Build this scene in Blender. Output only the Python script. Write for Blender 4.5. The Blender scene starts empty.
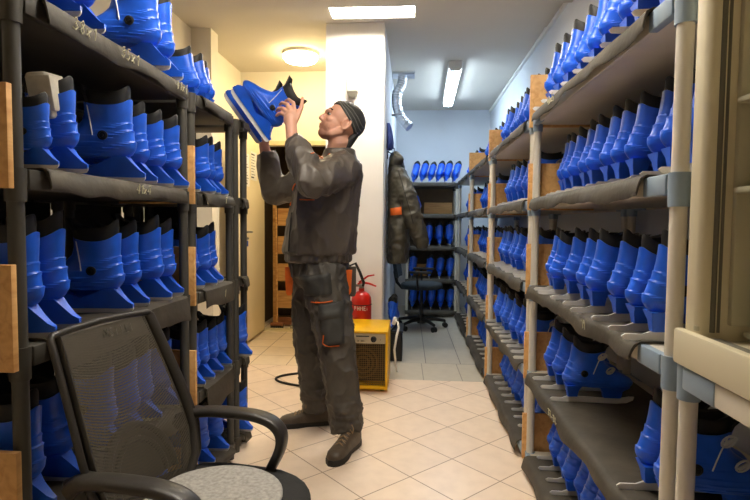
import bpy, bmesh, math, random
import numpy as np
from mathutils import Vector, Matrix, Euler, noise
from mathutils.bvhtree import BVHTree

random.seed(7)
SC = bpy.context.scene
COL = SC.collection
PI = math.pi
R = math.radians

# ------------------------------------------------------------------ materials
def new_mat(name):
    m = bpy.data.materials.new(name)
    m.use_nodes = True
    nt = m.node_tree
    return m, nt, nt.nodes['Principled BSDF']

def lin(c):
    return tuple(((v / 255) / 12.92 if v / 255 <= 0.04045 else (((v / 255) + 0.055) / 1.055) ** 2.4) for v in c) + (1,)

def mat(name, rgb, rough=0.5, metal=0.0, var=0.0, vscale=8.0, bump=0.0, bscale=60.0, coat=0.0, spec=None, stretch=None):
    m, nt, b = new_mat(name)
    c = lin(rgb)
    b.inputs['Base Color'].default_value = c
    b.inputs['Roughness'].default_value = rough
    b.inputs['Metallic'].default_value = metal
    if coat: b.inputs['Coat Weight'].default_value = coat
    if spec is not None: b.inputs['Specular IOR Level'].default_value = spec
    tc = nt.nodes.new('ShaderNodeTexCoord')
    vec = tc.outputs['Object']
    if stretch:
        mp = nt.nodes.new('ShaderNodeMapping')
        mp.inputs['Scale'].default_value = stretch
        nt.links.new(vec, mp.inputs['Vector']); vec = mp.outputs['Vector']
    if var:
        n = nt.nodes.new('ShaderNodeTexNoise')
        n.inputs['Scale'].default_value = vscale; n.inputs['Detail'].default_value = 5
        nt.links.new(vec, n.inputs['Vector'])
        rmp = nt.nodes.new('ShaderNodeValToRGB')
        rmp.color_ramp.elements[0].position = 0.3; rmp.color_ramp.elements[1].position = 0.7
        rmp.color_ramp.elements[0].color = tuple(max(0, v * (1 - var)) for v in c[:3]) + (1,)
        rmp.color_ramp.elements[1].color = tuple(min(1, v * (1 + var)) for v in c[:3]) + (1,)
        nt.links.new(n.outputs['Fac'], rmp.inputs['Fac'])
        nt.links.new(rmp.outputs['Color'], b.inputs['Base Color'])
    if bump:
        n2 = nt.nodes.new('ShaderNodeTexNoise')
        n2.inputs['Scale'].default_value = bscale; n2.inputs['Detail'].default_value = 4
        nt.links.new(vec, n2.inputs['Vector'])
        bp = nt.nodes.new('ShaderNodeBump'); bp.inputs['Strength'].default_value = bump; bp.inputs['Distance'].default_value = 0.01
        nt.links.new(n2.outputs['Fac'], bp.inputs['Height'])
        nt.links.new(bp.outputs['Normal'], b.inputs['Normal'])
    return m

def emit(name, rgb, strength):
    m, nt, b = new_mat(name)
    b.inputs['Base Color'].default_value = lin((240, 240, 235))
    b.inputs['Emission Color'].default_value = tuple(rgb) + (1,)
    b.inputs['Emission Strength'].default_value = strength
    return m

def tile_mat(name, rgb, grout, w, h, loc, rotz, var=0.06, offset=0.0, mortar=0.0035, rough=0.32):
    m, nt, b = new_mat(name)
    g = nt.nodes.new('ShaderNodeNewGeometry')
    mp = nt.nodes.new('ShaderNodeMapping'); mp.vector_type = 'TEXTURE'
    mp.inputs['Location'].default_value = loc; mp.inputs['Rotation'].default_value = (0, 0, rotz)
    nt.links.new(g.outputs['Position'], mp.inputs['Vector'])
    br = nt.nodes.new('ShaderNodeTexBrick'); br.offset = offset; br.squash = 1.0; br.offset_frequency = 2
    br.inputs['Scale'].default_value = 1.0
    br.inputs['Mortar Size'].default_value = mortar; br.inputs['Mortar Smooth'].default_value = 0.1
    br.inputs['Brick Width'].default_value = w; br.inputs['Row Height'].default_value = h
    c = lin(rgb)
    br.inputs['Color1'].default_value = tuple(v * (1 - var) for v in c[:3]) + (1,)
    br.inputs['Color2'].default_value = tuple(min(1, v * (1 + var)) for v in c[:3]) + (1,)
    br.inputs['Mortar'].default_value = lin(grout)
    nt.links.new(mp.outputs['Vector'], br.inputs['Vector'])
    n = nt.nodes.new('ShaderNodeTexNoise'); n.inputs['Scale'].default_value = 14; n.inputs['Detail'].default_value = 6
    nt.links.new(mp.outputs['Vector'], n.inputs['Vector'])
    mix = nt.nodes.new('ShaderNodeMix'); mix.data_type = 'RGBA'; mix.blend_type = 'MULTIPLY'
    rm = nt.nodes.new('ShaderNodeValToRGB')
    rm.color_ramp.elements[0].color = (0.93, 0.92, 0.91, 1); rm.color_ramp.elements[1].color = (1, 1, 1, 1)
    rm.color_ramp.elements[0].position = 0.3; rm.color_ramp.elements[1].position = 0.6
    nt.links.new(n.outputs['Fac'], rm.inputs['Fac'])
    mix.inputs['Factor'].default_value = 1.0
    nt.links.new(br.outputs['Color'], mix.inputs['A']); nt.links.new(rm.outputs['Color'], mix.inputs['B'])
    nt.links.new(mix.outputs['Result'], b.inputs['Base Color'])
    b.inputs['Roughness'].default_value = rough
    bp = nt.nodes.new('ShaderNodeBump'); bp.inputs['Strength'].default_value = 0.25; bp.inputs['Distance'].default_value = 0.002
    inv = nt.nodes.new('ShaderNodeMath'); inv.operation = 'SUBTRACT'; inv.inputs[0].default_value = 1.0
    nt.links.new(br.outputs['Fac'], inv.inputs[1]); nt.links.new(inv.outputs[0], bp.inputs['Height'])
    nt.links.new(bp.outputs['Normal'], b.inputs['Normal'])
    return m

def wood_mat(name, rgb, dark, scale=(3, 30, 30)):
    m, nt, b = new_mat(name)
    tc = nt.nodes.new('ShaderNodeTexCoord')
    mp = nt.nodes.new('ShaderNodeMapping'); mp.inputs['Scale'].default_value = scale
    nt.links.new(tc.outputs['Object'], mp.inputs['Vector'])
    n = nt.nodes.new('ShaderNodeTexNoise'); n.inputs['Scale'].default_value = 1.0; n.inputs['Detail'].default_value = 8
    n.inputs['Distortion'].default_value = 1.2
    nt.links.new(mp.outputs['Vector'], n.inputs['Vector'])
    rm = nt.nodes.new('ShaderNodeValToRGB')
    rm.color_ramp.elements[0].color = lin(dark); rm.color_ramp.elements[1].color = lin(rgb)
    rm.color_ramp.elements[0].position = 0.32; rm.color_ramp.elements[1].position = 0.6
    nt.links.new(n.outputs['Fac'], rm.inputs['Fac'])
    nt.links.new(rm.outputs['Color'], b.inputs['Base Color'])
    b.inputs['Roughness'].default_value = 0.6
    return m

def mesh_fabric_mat(name, rgb, open_frac=0.5, scale=420):
    m, nt, b = new_mat(name)
    b.inputs['Base Color'].default_value = lin(rgb); b.inputs['Roughness'].default_value = 0.7
    tc = nt.nodes.new('ShaderNodeTexCoord')
    v = nt.nodes.new('ShaderNodeTexVoronoi'); v.inputs['Scale'].default_value = scale; v.inputs['Randomness'].default_value = 0.25
    nt.links.new(tc.outputs['Object'], v.inputs['Vector'])
    c = nt.nodes.new('ShaderNodeMath'); c.operation = 'LESS_THAN'; c.inputs[1].default_value = open_frac
    nt.links.new(v.outputs['Distance'], c.inputs[0])
    tr = nt.nodes.new('ShaderNodeBsdfTransparent'); mx = nt.nodes.new('ShaderNodeMixShader')
    nt.links.new(c.outputs[0], mx.inputs['Fac'])
    nt.links.new(b.outputs['BSDF'], mx.inputs[1]); nt.links.new(tr.outputs['BSDF'], mx.inputs[2])
    nt.links.new(mx.outputs['Shader'], nt.nodes['Material Output'].inputs['Surface'])
    return m

M = {}
M['wall'] = mat('wall_paint', (226, 220, 206), 0.85, var=0.03, vscale=3)
M['ceiling'] = mat('ceiling_paint', (206, 200, 188), 0.9, var=0.02, vscale=2)
M['cool_wall'] = mat('aisle_paint', (214, 218, 222), 0.85, var=0.03, vscale=3)
M['column'] = mat('column_paint', (245, 242, 236), 0.8, var=0.02, vscale=3)
M['blue'] = mat('blue_plastic', (34, 98, 226), 0.33, var=0.18, vscale=14, bump=0.05, bscale=40)
M['blue_holder'] = mat('blue_holder_plastic', (28, 96, 226), 0.4, var=0.12, vscale=20)
M['black_foam'] = mat('black_liner_foam', (20, 19, 19), 0.62, var=0.3, vscale=20)
M['black_plastic'] = mat('black_plastic', (24, 23, 22), 0.42, var=0.15, vscale=12)
M['steel'] = mat('blade_steel', (236, 234, 228), 0.4, 0.15)
M['white_trim'] = mat('white_piping', (225, 225, 220), 0.5)
M['silver'] = mat('silver_buckle', (215, 215, 212), 0.35, 0.5)
M['beige_post'] = mat('beige_rack_post', (214, 207, 192), 0.5, var=0.05, vscale=6)
M['grey_shelf'] = mat('blue_grey_shelf', (140, 158, 174), 0.5, var=0.08, vscale=9)
M['dark_post'] = mat('dark_rack_post', (70, 68, 62), 0.5, var=0.1, vscale=8)
M['dark_shelf'] = mat('dark_rack_shelf', (66, 63, 56), 0.55, var=0.12, vscale=9)
M['mat'] = mat('rubber_mat', (66, 60, 50), 0.7, var=0.35, vscale=7, bump=0.25, bscale=30)
M['chalk'] = mat('chalk', (196, 190, 160), 0.9)
M['ply'] = wood_mat('plywood', (226, 178, 114), (204, 150, 88))
M['pine'] = wood_mat('pine', (206, 158, 92), (170, 118, 60), (2, 26, 26))
M['brown_wood'] = wood_mat('brown_board', (150, 96, 56), (110, 66, 36))
M['cabinet'] = mat('cabinet_plastic', (206, 196, 166), 0.42, var=0.04, vscale=4)
M['cabinet_in'] = mat('cabinet_lining', (176, 170, 144), 0.5, var=0.05, vscale=5)
M['gasket'] = mat('door_gasket', (98, 94, 80), 0.6)
M['paper'] = mat('white_paper', (232, 230, 222), 0.8)
M['ink'] = mat('ink', (60, 58, 54), 0.8)
M['door'] = mat('door_paint', (226, 212, 176), 0.55, var=0.02, vscale=3)
M['frame'] = mat('door_frame_paint', (220, 204, 160), 0.5)
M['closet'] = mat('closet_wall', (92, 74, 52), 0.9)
M['metal'] = mat('brushed_metal', (150, 148, 142), 0.35, 0.9)
M['foil'] = mat('foil_duct', (196, 198, 202), 0.3, 0.85, bump=0.3, bscale=50)
M['yellow'] = mat('yellow_enamel', (240, 186, 10), 0.35, var=0.05, vscale=6)
M['heater_panel'] = mat('heater_panel', (190, 176, 148), 0.45)
M['heater_in'] = mat('heater_inside', (44, 36, 26), 0.5, 0.4)
M['grille'] = mat('heater_wire', (128, 104, 62), 0.4, 0.4)
M['coil'] = mat('heater_coil', (96, 76, 46), 0.5, 0.5)
M['red'] = mat('red_enamel', (196, 34, 22), 0.3, var=0.06, vscale=6)
M['rubber'] = mat('black_rubber', (22, 21, 20), 0.5)
M['jacket'] = mat('dark_work_jacket', (86, 79, 71), 0.46, var=0.06, vscale=9, bump=0.15, bscale=28)
M['trousers'] = mat('dark_work_trousers', (74, 69, 61), 0.6, var=0.2, vscale=10, bump=0.2, bscale=24)
M['pocket'] = mat('pocket_cloth', (54, 53, 49), 0.7, var=0.15, vscale=12, bump=0.2, bscale=30)
M['orange'] = mat('orange_cloth', (226, 104, 24), 0.65, var=0.1, vscale=30)
M['shoe'] = mat('brown_leather', (80, 68, 54), 0.5, var=0.25, vscale=18, bump=0.2, bscale=60)
M['sole'] = mat('shoe_sole', (34, 31, 28), 0.7)
M['lace'] = mat('shoe_lace', (150, 124, 92), 0.8)
M['scarf'] = mat('scarf_cloth', (46, 46, 43), 0.6, var=0.3, vscale=20, bump=0.2, bscale=50)
M['scarf_light'] = mat('scarf_highlight_stripe', (112, 112, 106), 0.6)  # paler grey for highlights painted on the scarf cloth
M['hair'] = mat('dark_hair', (42, 32, 26), 0.7)
M['olive'] = mat('olive_parka', (72, 69, 58), 0.5, var=0.2, vscale=9, bump=0.25, bscale=25)
M['chair_black'] = mat('chair_plastic', (52, 48, 43), 0.4, var=0.08, vscale=10, bump=0.06, bscale=180)
M['chair_cloth'] = mat('chair_fabric', (38, 37, 35), 0.85, var=0.15, vscale=40, bump=0.2, bscale=250)
M['felt'] = mat('grey_felt', (170, 166, 158), 0.95, var=0.25, vscale=90, bump=0.3, bscale=200)
M['chair_mesh'] = mesh_fabric_mat('chair_mesh', (78, 71, 58), 0.40)
M['far_cloth'] = mat('far_chair_fabric', (44, 52, 58), 0.8, var=0.1, vscale=30)
M['chrome'] = mat('chrome', (190, 190, 190), 0.2, 1.0)
M['cardboard'] = mat('cardboard', (168, 128, 78), 0.8, var=0.08, vscale=6)
M['white_plastic'] = mat('white_plastic', (232, 230, 222), 0.45)
M['grey_plastic'] = mat('grey_plastic', (120, 116, 104), 0.5)
M['tag_blue'] = mat('blue_tag', (40, 80, 180), 0.5)
M['dark_shade_panel'] = mat('dark_shade_panel', (38, 35, 30), 0.8, var=0.2, vscale=5)  # shade behind the left racks, put into the colour of added sheets
M['brown_shade_panel'] = mat('brown_shade_panel', (104, 84, 58), 0.8, var=0.15, vscale=5)  # brown tone for the shade at the back of the aisle end rack
M['cream_shelf'] = mat('cream_shelf', (214, 206, 188), 0.5, var=0.06, vscale=7)
M['felt_light'] = mat('pale_felt', (206, 200, 184), 0.9, var=0.1, vscale=60)
M['navy'] = mat('navy_cloth', (34, 56, 120), 0.8)
M['threshold'] = mat('threshold_metal', (150, 138, 110), 0.4, 0.6)

# ------------------------------------------------------------------ mesh builder
class MB:
    def __init__(self): self.v = []; self.f = []; self.mi = []
    def add(self, vs, fs, mi=0):
        o = len(self.v); self.v += [tuple(p) for p in vs]
        self.f += [tuple(i + o for i in f) for f in fs]; self.mi += [mi] * len(fs)
        return self
    def box(self, c, s, rot=None, mi=0, bev=0.0, seg=2):
        bm = bmesh.new(); bmesh.ops.create_cube(bm, size=1)
        bmesh.ops.scale(bm, vec=s, verts=bm.verts)
        if bev: bmesh.ops.bevel(bm, geom=bm.edges[:], offset=bev, segments=seg, affect='EDGES', profile=0.5)
        mt = Matrix.Translation(c)
        if rot: mt = mt @ Euler(rot).to_matrix().to_4x4()
        bm.transform(mt); bm.verts.ensure_lookup_table(); bm.verts.index_update()
        self.add([v.co[:] for v in bm.verts], [[v.index for v in f.verts] for f in bm.faces], mi); bm.free(); return self
    def loft(self, rings, cap0=True, cap1=True, closed=True, mi=0):
        n = len(rings[0]); vs = [p for r in rings for p in r]; fs = []
        m = n if closed else n - 1
        for i in range(len(rings) - 1):
            for j in range(m):
                k = (j + 1) % n
                fs.append((i * n + j, i * n + k, (i + 1) * n + k, (i + 1) * n + j))
        if cap0: fs.append(tuple(range(n - 1, -1, -1)))
        if cap1: fs.append(tuple((len(rings) - 1) * n + j for j in range(n)))
        return self.add(vs, fs, mi)
    def tube(self, pts, r, seg=8, mi=0, flat=1.0, ref=None, caps=True):
        pts = [Vector(p) for p in pts]; n = len(pts)
        rs = r if isinstance(r, (list, tuple)) else [r] * n
        rings = []; prev = None
        for i, p in enumerate(pts):
            t = (pts[min(i + 1, n - 1)] - pts[max(i - 1, 0)]).normalized()
            if prev is None:
                a = Vector(ref) if ref else (Vector((0, 0, 1)) if abs(t.z) < 0.9 else Vector((1, 0, 0)))
                u = (a - t * a.dot(t)).normalized()
            else:
                u = (prev - t * prev.dot(t)).normalized()
            prev = u; w = t.cross(u)
            rings.append([p + (u * math.cos(2 * PI * k / seg) * flat + w * math.sin(2 * PI * k / seg)) * rs[i] for k in range(seg)])
        return self.loft(rings, caps, caps, True, mi)
    def cyl(self, a, b, r, seg=14, mi=0): return self.tube([a, b], r, seg, mi)
    def lathe(self, prof, c=(0, 0, 0), seg=20, axis='Z', mi=0, caps=True):
        rings = []
        for r, z in prof:
            ring = []
            for k in range(seg):
                x, y = r * math.cos(2 * PI * k / seg), r * math.sin(2 * PI * k / seg)
                p = (x, y, z) if axis == 'Z' else ((x, z, -y) if axis == 'Y' else (z, x, y))
                ring.append((p[0] + c[0], p[1] + c[1], p[2] + c[2]))
            rings.append(ring)
        return self.loft(rings, caps, caps, True, mi)
    def prism(self, poly, a, b, plane='XZ', mi=0):
        # polygon in a plane, extruded from a to b along the remaining axis
        def P(p, d): return (p[0], d, p[1]) if plane == 'XZ' else ((d, p[0], p[1]) if plane == 'YZ' else (p[0], p[1], d))
        return self.loft([[P(p, a) for p in poly], [P(p, b) for p in poly]], True, True, True, mi)
    def ell(self, c, r, rot=None, seg=16, rings=10, mi=0):
        Q = rot if isinstance(rot, Matrix) else (Euler(rot).to_matrix() if rot else Matrix.Identity(3))
        rr = []
        for i in range(1, rings):
            a = PI * i / rings
            rr.append([Vector(c) + Q @ Vector((r[0] * math.sin(a) * math.cos(2 * PI * k / seg), r[1] * math.sin(a) * math.sin(2 * PI * k / seg), -r[2] * math.cos(a))) for k in range(seg)])
        n = seg; vs = [Vector(c) + Q @ Vector((0, 0, -r[2]))] + [p for q in rr for p in q] + [Vector(c) + Q @ Vector((0, 0, r[2]))]
        fs = [(0, 1 + (k + 1) % n, 1 + k) for k in range(n)]
        for i in range(len(rr) - 1):
            for k in range(n):
                k2 = (k + 1) % n
                fs.append((1 + i * n + k, 1 + i * n + k2, 1 + (i + 1) * n + k2, 1 + (i + 1) * n + k))
        L = len(vs) - 1; b = 1 + (len(rr) - 1) * n
        fs += [(b + k, b + (k + 1) % n, L) for k in range(n)]
        return self.add(vs, fs, mi)
    def chain(self, pts, rs, seg=14):
        # rounded limb: tapered tube with a ball at every joint (for remeshing)
        self.tube(pts, list(rs), seg)
        for p, r in zip(pts, rs): self.ell(p, (r, r, r), seg=seg, rings=8)
        return self
    def mesh(self, name, mats, smooth=35):
        me = bpy.data.meshes.new(name)
        me.from_pydata([tuple(p) for p in self.v], [], self.f)
        bm = bmesh.new(); bm.from_mesh(me); bmesh.ops.recalc_face_normals(bm, faces=bm.faces[:]); bm.to_mesh(me); bm.free()
        for m in (mats if isinstance(mats, (list, tuple)) else [mats]): me.materials.append(m)
        me.polygons.foreach_set('material_index', self.mi)
        if smooth:
            me.polygons.foreach_set('use_smooth', [True] * len(me.polygons))
            me.set_sharp_from_angle(angle=R(smooth))
        me.update(); return me
    def build(self, name, mats, parent=None, smooth=35, loc=None, rot=None):
        o = bpy.data.objects.new(name, self.mesh(name, mats, smooth)); COL.objects.link(o)
        if parent: o.parent = parent
        if loc is not None: o.location = loc
        if rot is not None: o.rotation_euler = rot
        return o

def tag(o, label, cat, group=None, kind=None):
    if label: o['label'] = label
    if cat: o['category'] = cat
    if group: o['group'] = group
    if kind: o['kind'] = kind
    return o
def thing(name, label, cat, loc=(0, 0, 0), rotz=0.0, group=None):
    o = bpy.data.objects.new(name, None); COL.objects.link(o)
    o.empty_display_size = 0.05
    o.location = loc; o.rotation_euler = (0, 0, rotz)
    return tag(o, label, cat, group)
def struct(name, mb, m, smooth=0):
    o = mb.build(name, m, smooth=smooth); o['kind'] = 'structure'; return o
def dup(root, loc, rot, label, group, scale=1.0):
    r = root.copy(); COL.objects.link(r); r.location = loc; r.rotation_euler = rot; r.scale = (scale,) * 3
    r['label'] = label
    if group: r['group'] = group
    for ch in root.children:
        c = ch.copy(); COL.objects.link(c); c.parent = r
        for g in ch.children:
            d = g.copy(); COL.objects.link(d); d.parent = c
    return r

def smooth_path(pts, sub=6, closed=False):
    P = [Vector(p) for p in pts]; out = []
    for i in range(len(P) - 1):
        p0, p1, p2, p3 = P[max(i - 1, 0)], P[i], P[i + 1], P[min(i + 2, len(P) - 1)]
        for q in range(sub):
            u = q / sub; out.append(.5 * ((2 * p1) + (p2 - p0) * u + (2 * p0 - 5 * p1 + 4 * p2 - p3) * u * u + (3 * p1 - p0 - 3 * p2 + p3) * u ** 3))
    out.append(P[-1]); return out
# stroke lettering (chalk and small printed marks)
GLYPH = {
 '0': [[(.1, .5), (.2, .95), (.5, 1), (.7, .6), (.6, .1), (.3, 0), (.1, .5)]],
 '1': [[(.2, .75), (.45, 1), (.45, 0)]],
 '3': [[(.1, .9), (.5, 1), (.6, .75), (.3, .55), (.65, .3), (.4, 0), (.05, .1)]],
 '4': [[(.5, 0), (.5, 1), (.05, .35), (.7, .35)]],
 '5': [[(.65, 1), (.2, 1), (.15, .6), (.5, .6), (.65, .3), (.4, 0), (.1, .08)]],
 '7': [[(.05, 1), (.65, 1), (.3, 0)]],
 '8': [[(.35, .5), (.1, .8), (.4, 1), (.6, .78), (.35, .5), (.1, .2), (.4, 0), (.65, .25), (.35, .5)]],
 '9': [[(.6, .7), (.3, .5), (.12, .8), (.4, 1), (.6, .7), (.45, 0)]],
 'x': [[(.1, .05), (.6, .6)], [(.1, .6), (.6, .05)]],
 '-': [[(.1, .4), (.6, .42)]],
 ' ': [], 'o': [[(.1, .3), (.35, .6), (.6, .3), (.35, 0), (.1, .3)]],
 'M': [[(0, 0), (.05, 1), (.35, .4), (.65, 1), (.7, 0)]], 'I': [[(.3, 0), (.3, 1)]], 'S': [[(.6, .9), (.3, 1), (.1, .75), (.55, .3), (.35, 0), (.05, .1)]],
 'L': [[(.15, 1), (.15, 0), (.6, 0)]], 'E': [[(.6, 1), (.1, 1), (.1, 0), (.6, 0)], [(.1, .5), (.5, .5)]], 'N': [[(.1, 0), (.1, 1), (.6, 0), (.6, 1)]],
 'P': [[(.1, 0), (.1, 1), (.55, .95), (.55, .55), (.1, .5)]], 'A': [[(0, 0), (.35, 1), (.7, 0)], [(.15, .35), (.55, .35)]], 'H': [[(.1, 0), (.1, 1)], [(.6, 0), (.6, 1)], [(.1, .5), (.6, .5)]],
}
def strokes(mb, text, origin, dx, dz, h, r, wig=0.0, mi=0):
    o = Vector(origin); dx = Vector(dx); dz = Vector(dz); x = 0.0
    for ch in text:
        for st in GLYPH[ch]:
            pts = [o + dx * ((x + p[0] * 0.9 + random.uniform(-wig, wig)) * h) + dz * ((p[1] + random.uniform(-wig, wig)) * h) for p in st]
            mb.tube(pts, r, 5, mi)
        x += 0.85 if ch != '1' else 0.65
    return mb

# ------------------------------------------------------------------ camera
cam_d = bpy.data.cameras.new('camera'); cam = bpy.data.objects.new('camera', cam_d); COL.objects.link(cam)
cam_d.sensor_width = 36; cam_d.lens = 520.193 / 750 * 36; cam_d.clip_start = 0.02
R2 = Vector((0.997454, 0.070772, 0.008724)); U2 = Vector((-0.01234, 0.05083, 0.998631)); F = Vector((-0.070232, 0.996197, -0.051574))
mw = Matrix((R2, U2, -F)).transposed().to_4x4(); mw.translation = (0, 0, 1.1506)
cam.matrix_world = mw
SC.camera = cam

# ------------------------------------------------------------------ room shell
XW, XWL, YB, YF, H, HS = 1.045, -1.79, 7.24, -1.6, 2.70, 2.63
fl = MB()
def quad(mb, x0, y0, x1, y1, z, mi): mb.add([(x0, y0, z), (x1, y0, z), (x1, y1, z), (x0, y1, z)], [(0, 1, 2, 3)], mi)
quad(fl, XWL, YF, -0.23, 4.08, 0, 0); quad(fl, -0.23, YF, XW, 3.79, 0, 0)
quad(fl, -0.23, 3.79, XW, 4.255, 0, 1); quad(fl, -0.69, 4.08, -0.23, 4.255, 0, 1)
quad(fl, -0.69, 4.255, XW, YB, 0, 2)
quad(fl, XWL, 4.08, -0.69, 6.4, 0, 3)
floor = fl.build('floor', [
    tile_mat('cream_tiles', (247, 224, 199), (180, 148, 118), .285, .285, (-0.1866, 2.9233, 0), -0.8011, 0.025, mortar=.0028),
    tile_mat('strip_tiles', (206, 196, 176), (150, 138, 120), .285, .48, (0.10, 3.785, 0), 0.02),
    tile_mat('grey_tiles', (196, 188, 172), (108, 100, 90), .285, 1.45, (0.128, 4.255, 0), 0.01),
    tile_mat('niche_tiles', (244, 224, 194), (160, 130, 98), .30, .30, (-1.30, 4.08, 0), 0.0)], smooth=0)
floor['kind'] = 'structure'
# ceiling: lower soffit over the near room, higher beyond
c = MB()
c.box(((XWL + XW) / 2, (YF + 3.63) / 2, HS + .06), (XW - XWL + .2, 3.63 - YF, .12))
c.box(((XWL + XW) / 2, (3.63 + YB + .1) / 2, H + .06), (XW - XWL + .2, YB - 3.63 + .1, .12))
struct('ceiling', c, M['ceiling'])
w = MB(); w.box((XW + .05, (YF + YB) / 2, H / 2), (.1, YB - YF + .2, H)); struct('wall_right', w, M['cool_wall'])
w = MB(); w.box((XWL - .05, (YF + 5.36) / 2, H / 2), (.1, 5.36 - YF, H)); struct('wall_left', w, M['wall'])
w = MB(); w.box(((XWL + XW) / 2, YF - .05, H / 2), (XW - XWL + .2, .1, H)); struct('wall_front', w, M['wall'])
w = MB(); w.box(((-.245 + XW) / 2 - .02, YB + .05, H / 2), (XW + .245 + .1, .1, H)); struct('wall_back', w, M['cool_wall'])
# pilaster on the left wall
w = MB(); w.box(((XWL - 1.627) / 2, 4.225, H / 2), (1.627 - 1.79 + 2 * .1635, .155, H)); struct('trim_1', w, M['wall'])
# column / partition between the niche and the aisle
w = MB(); w.box((-.4575, (4.095 + YB) / 2, H / 2), (.455, YB - 4.095, H)); struct('wall_middle', w, M['column'])
w = MB(); w.box((-.2275, 5.7, 1.35), (.006, 3.0, 2.69)); struct('trim_2', w, M['cool_wall'])
# niche back wall with doorway
w = MB()
w.box((-1.695, 5.42, H / 2), (.19, .12, H)); w.box((-1.12, 5.42, (1.95 + H) / 2), (.96, .12, H - 1.95)); w.box((-.70, 5.42, H / 2), (.06, .12, H))
struct('wall_niche', w, M['wall'])
w = MB()
w.box((-1.58, 5.35, .98), (.045, .03, 1.96)); w.box((-.745, 5.35, .98), (.045, .03, 1.96)); w.box((-1.16, 5.35, 1.968), (.88, .03, .045))
w.box((-1.16, 5.42, .006), (.8, .14, .012))
struct('trim_3', w, M['frame'])
# dim store cupboard beyond the doorway
w = MB()
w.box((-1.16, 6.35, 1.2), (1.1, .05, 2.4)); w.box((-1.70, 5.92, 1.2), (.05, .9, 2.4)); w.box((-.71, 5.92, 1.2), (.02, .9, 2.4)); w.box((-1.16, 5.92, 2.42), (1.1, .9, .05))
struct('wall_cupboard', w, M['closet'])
# cable trunking along the top of the right wall
w = MB(); w.box((XW - .012, 5.75, H - .022), (.022, 2.95, .03)); w.box((XW - .014, 4.26, H - .024), (.026, .05, .036)); w.box((XW - .012, 3.96, H - .03), (.02, .56, .022))
struct('trim_4', w, M['white_plastic'])
# skirting on the column
w = MB(); w.box((-.4575, 4.088, .035), (.46, .012, .07)); struct('baseboard_middle', w, M['door'])
# door leaf, swung open against the niche's left side
dl = bpy.data.objects.new('door_1', None); COL.objects.link(dl); dl['kind'] = 'structure'; dl.location = (-1.545, 5.33, 0)
d = MB(); d.box((0, -.43, 1.0), (.04, .82, 1.94), bev=.004); d.build('door_panel', M['door'], dl)
d = MB(); d.box((.024, -.72, 1.045), (.008, .035, .17), bev=.003); d.build('handle_plate', M['metal'], dl)
d = MB(); d.tube([(.022, -.72, 1.06), (.065, -.72, 1.06), (.07, -.70, 1.06), (.07, -.61, 1.058)], .009, 8); d.build('door_handle', M['metal'], dl)
k = thing('key', 'small key with a blue tag hanging in the lock of the open cream door', 'key', (-1.52, 4.61, .99))
d = MB(); d.tube([(.004, 0, .012), (.03, 0, .012)], .004, 6); d.lathe([(.012, -.003), (.012, .003)], (.04, 0, .012), 12, 'Y'); d.build('key_blade', M['metal'], k)
d = MB(); d.box((.04, 0, -.035), (.006, .025, .05), bev=.002); d.tube([(.04, 0, .0), (.04, 0, -.012)], .0015, 5); d.build('key_tag', M['tag_blue'], k)

# notice sheets on the door
def sheet(name, label, y0, y1, z0, z1, rows, heads):
    t = thing(name, label, 'notice', (-1.5225, (y0 + y1) / 2, (z0 + z1) / 2))
    w_, h_ = y1 - y0, z1 - z0
    MB().box((0, 0, 0), (.0015, w_, h_)).build('paper', M['paper'], t, 0)
    p = MB()
    for i in range(rows):
        zz = h_ / 2 - h_ * (i + 1) / (rows + 1); ln = w_ * random.uniform(.45, .8)
        p.box((.0012, -w_ * .42 + ln / 2, zz), (.0006, ln, h_ * (.045 if i in heads else .018)))
    p.build('printed_lines', M['ink'], t, 0)
    return t
sheet('notice_sheet', 'white printed notice taped higher and further along the open cream door', 4.84, 5.03, 1.55, 1.82, 9, (0, 8))
sheet('notice_sheet', 'white printed notice taped nearest the free edge of the open cream door', 4.62, 4.80, 1.48, 1.78, 11, (10,))

# ------------------------------------------------------------------ lamps of the place, plus one assumed lamp out of view
WARM, COOL, AMBER = (1.0, .91, .775), (.66, .83, 1.0), (1.0, .78, .42)
E_FRONT, E_TUBE, E_ROUND = 92.0, 44.0, 52.0
def ceiling_fixture(label, x, y, z, lx, ly, strength, colour):
    t = thing('ceiling_light', label, 'ceiling light', (x, y, z))
    f = MB(); e = .012
    f.box((0, 0, -.006), (lx, ly, .012)); f.box((0, ly / 2 - e / 2, -.028), (lx, e, .05)); f.box((0, -ly / 2 + e / 2, -.028), (lx, e, .05))
    f.box((lx / 2 - e / 2, 0, -.028), (e, ly, .05)); f.box((-lx / 2 + e / 2, 0, -.028), (e, ly, .05))
    f.build('housing', M['white_plastic'], t, 0)
    MB().box((0, 0, -.021), (lx - 2 * e - .002, ly - 2 * e - .002, .016), bev=.004).build('diffuser', emit('lamp_' + str(len(bpy.data.materials)), colour, strength), t)
    return t
ceiling_fixture('bright white rectangular ceiling light above the white column', -.298, 3.775, H, .62, .215, E_FRONT, WARM)
ceiling_fixture('assumed rectangular ceiling light, out of view over the near end of the rack aisle', -.15, 1.55, HS, 1.2, .215, 60.0, WARM)  # assumed lamp, added out of view to light the near floor and shelves
t = thing('ceiling_light', 'round warm yellow ceiling light glowing in the niche by the door', 'ceiling light', (-1.035, 4.78, H))
MB().lathe([(.10, 0), (.16, -.002), (.165, -.02), (.16, -.03), (.02, -.03)], seg=32).build('base_ring', M['white_plastic'], t)
MB().lathe([(.152, -.031), (.158, -.05), (.14, -.075), (.09, -.09), (.02, -.094)], seg=32).build('diffuser', emit('round_lamp', AMBER, E_ROUND), t)
t = thing('ceiling_light', 'long white fluorescent tube light on the ceiling of the back aisle', 'ceiling light', (.41, 5.83, H), R(-1.2))
MB().box((0, 0, -.035), (.13, 1.52, .07), bev=.004).build('housing', M['white_plastic'], t)
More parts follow.
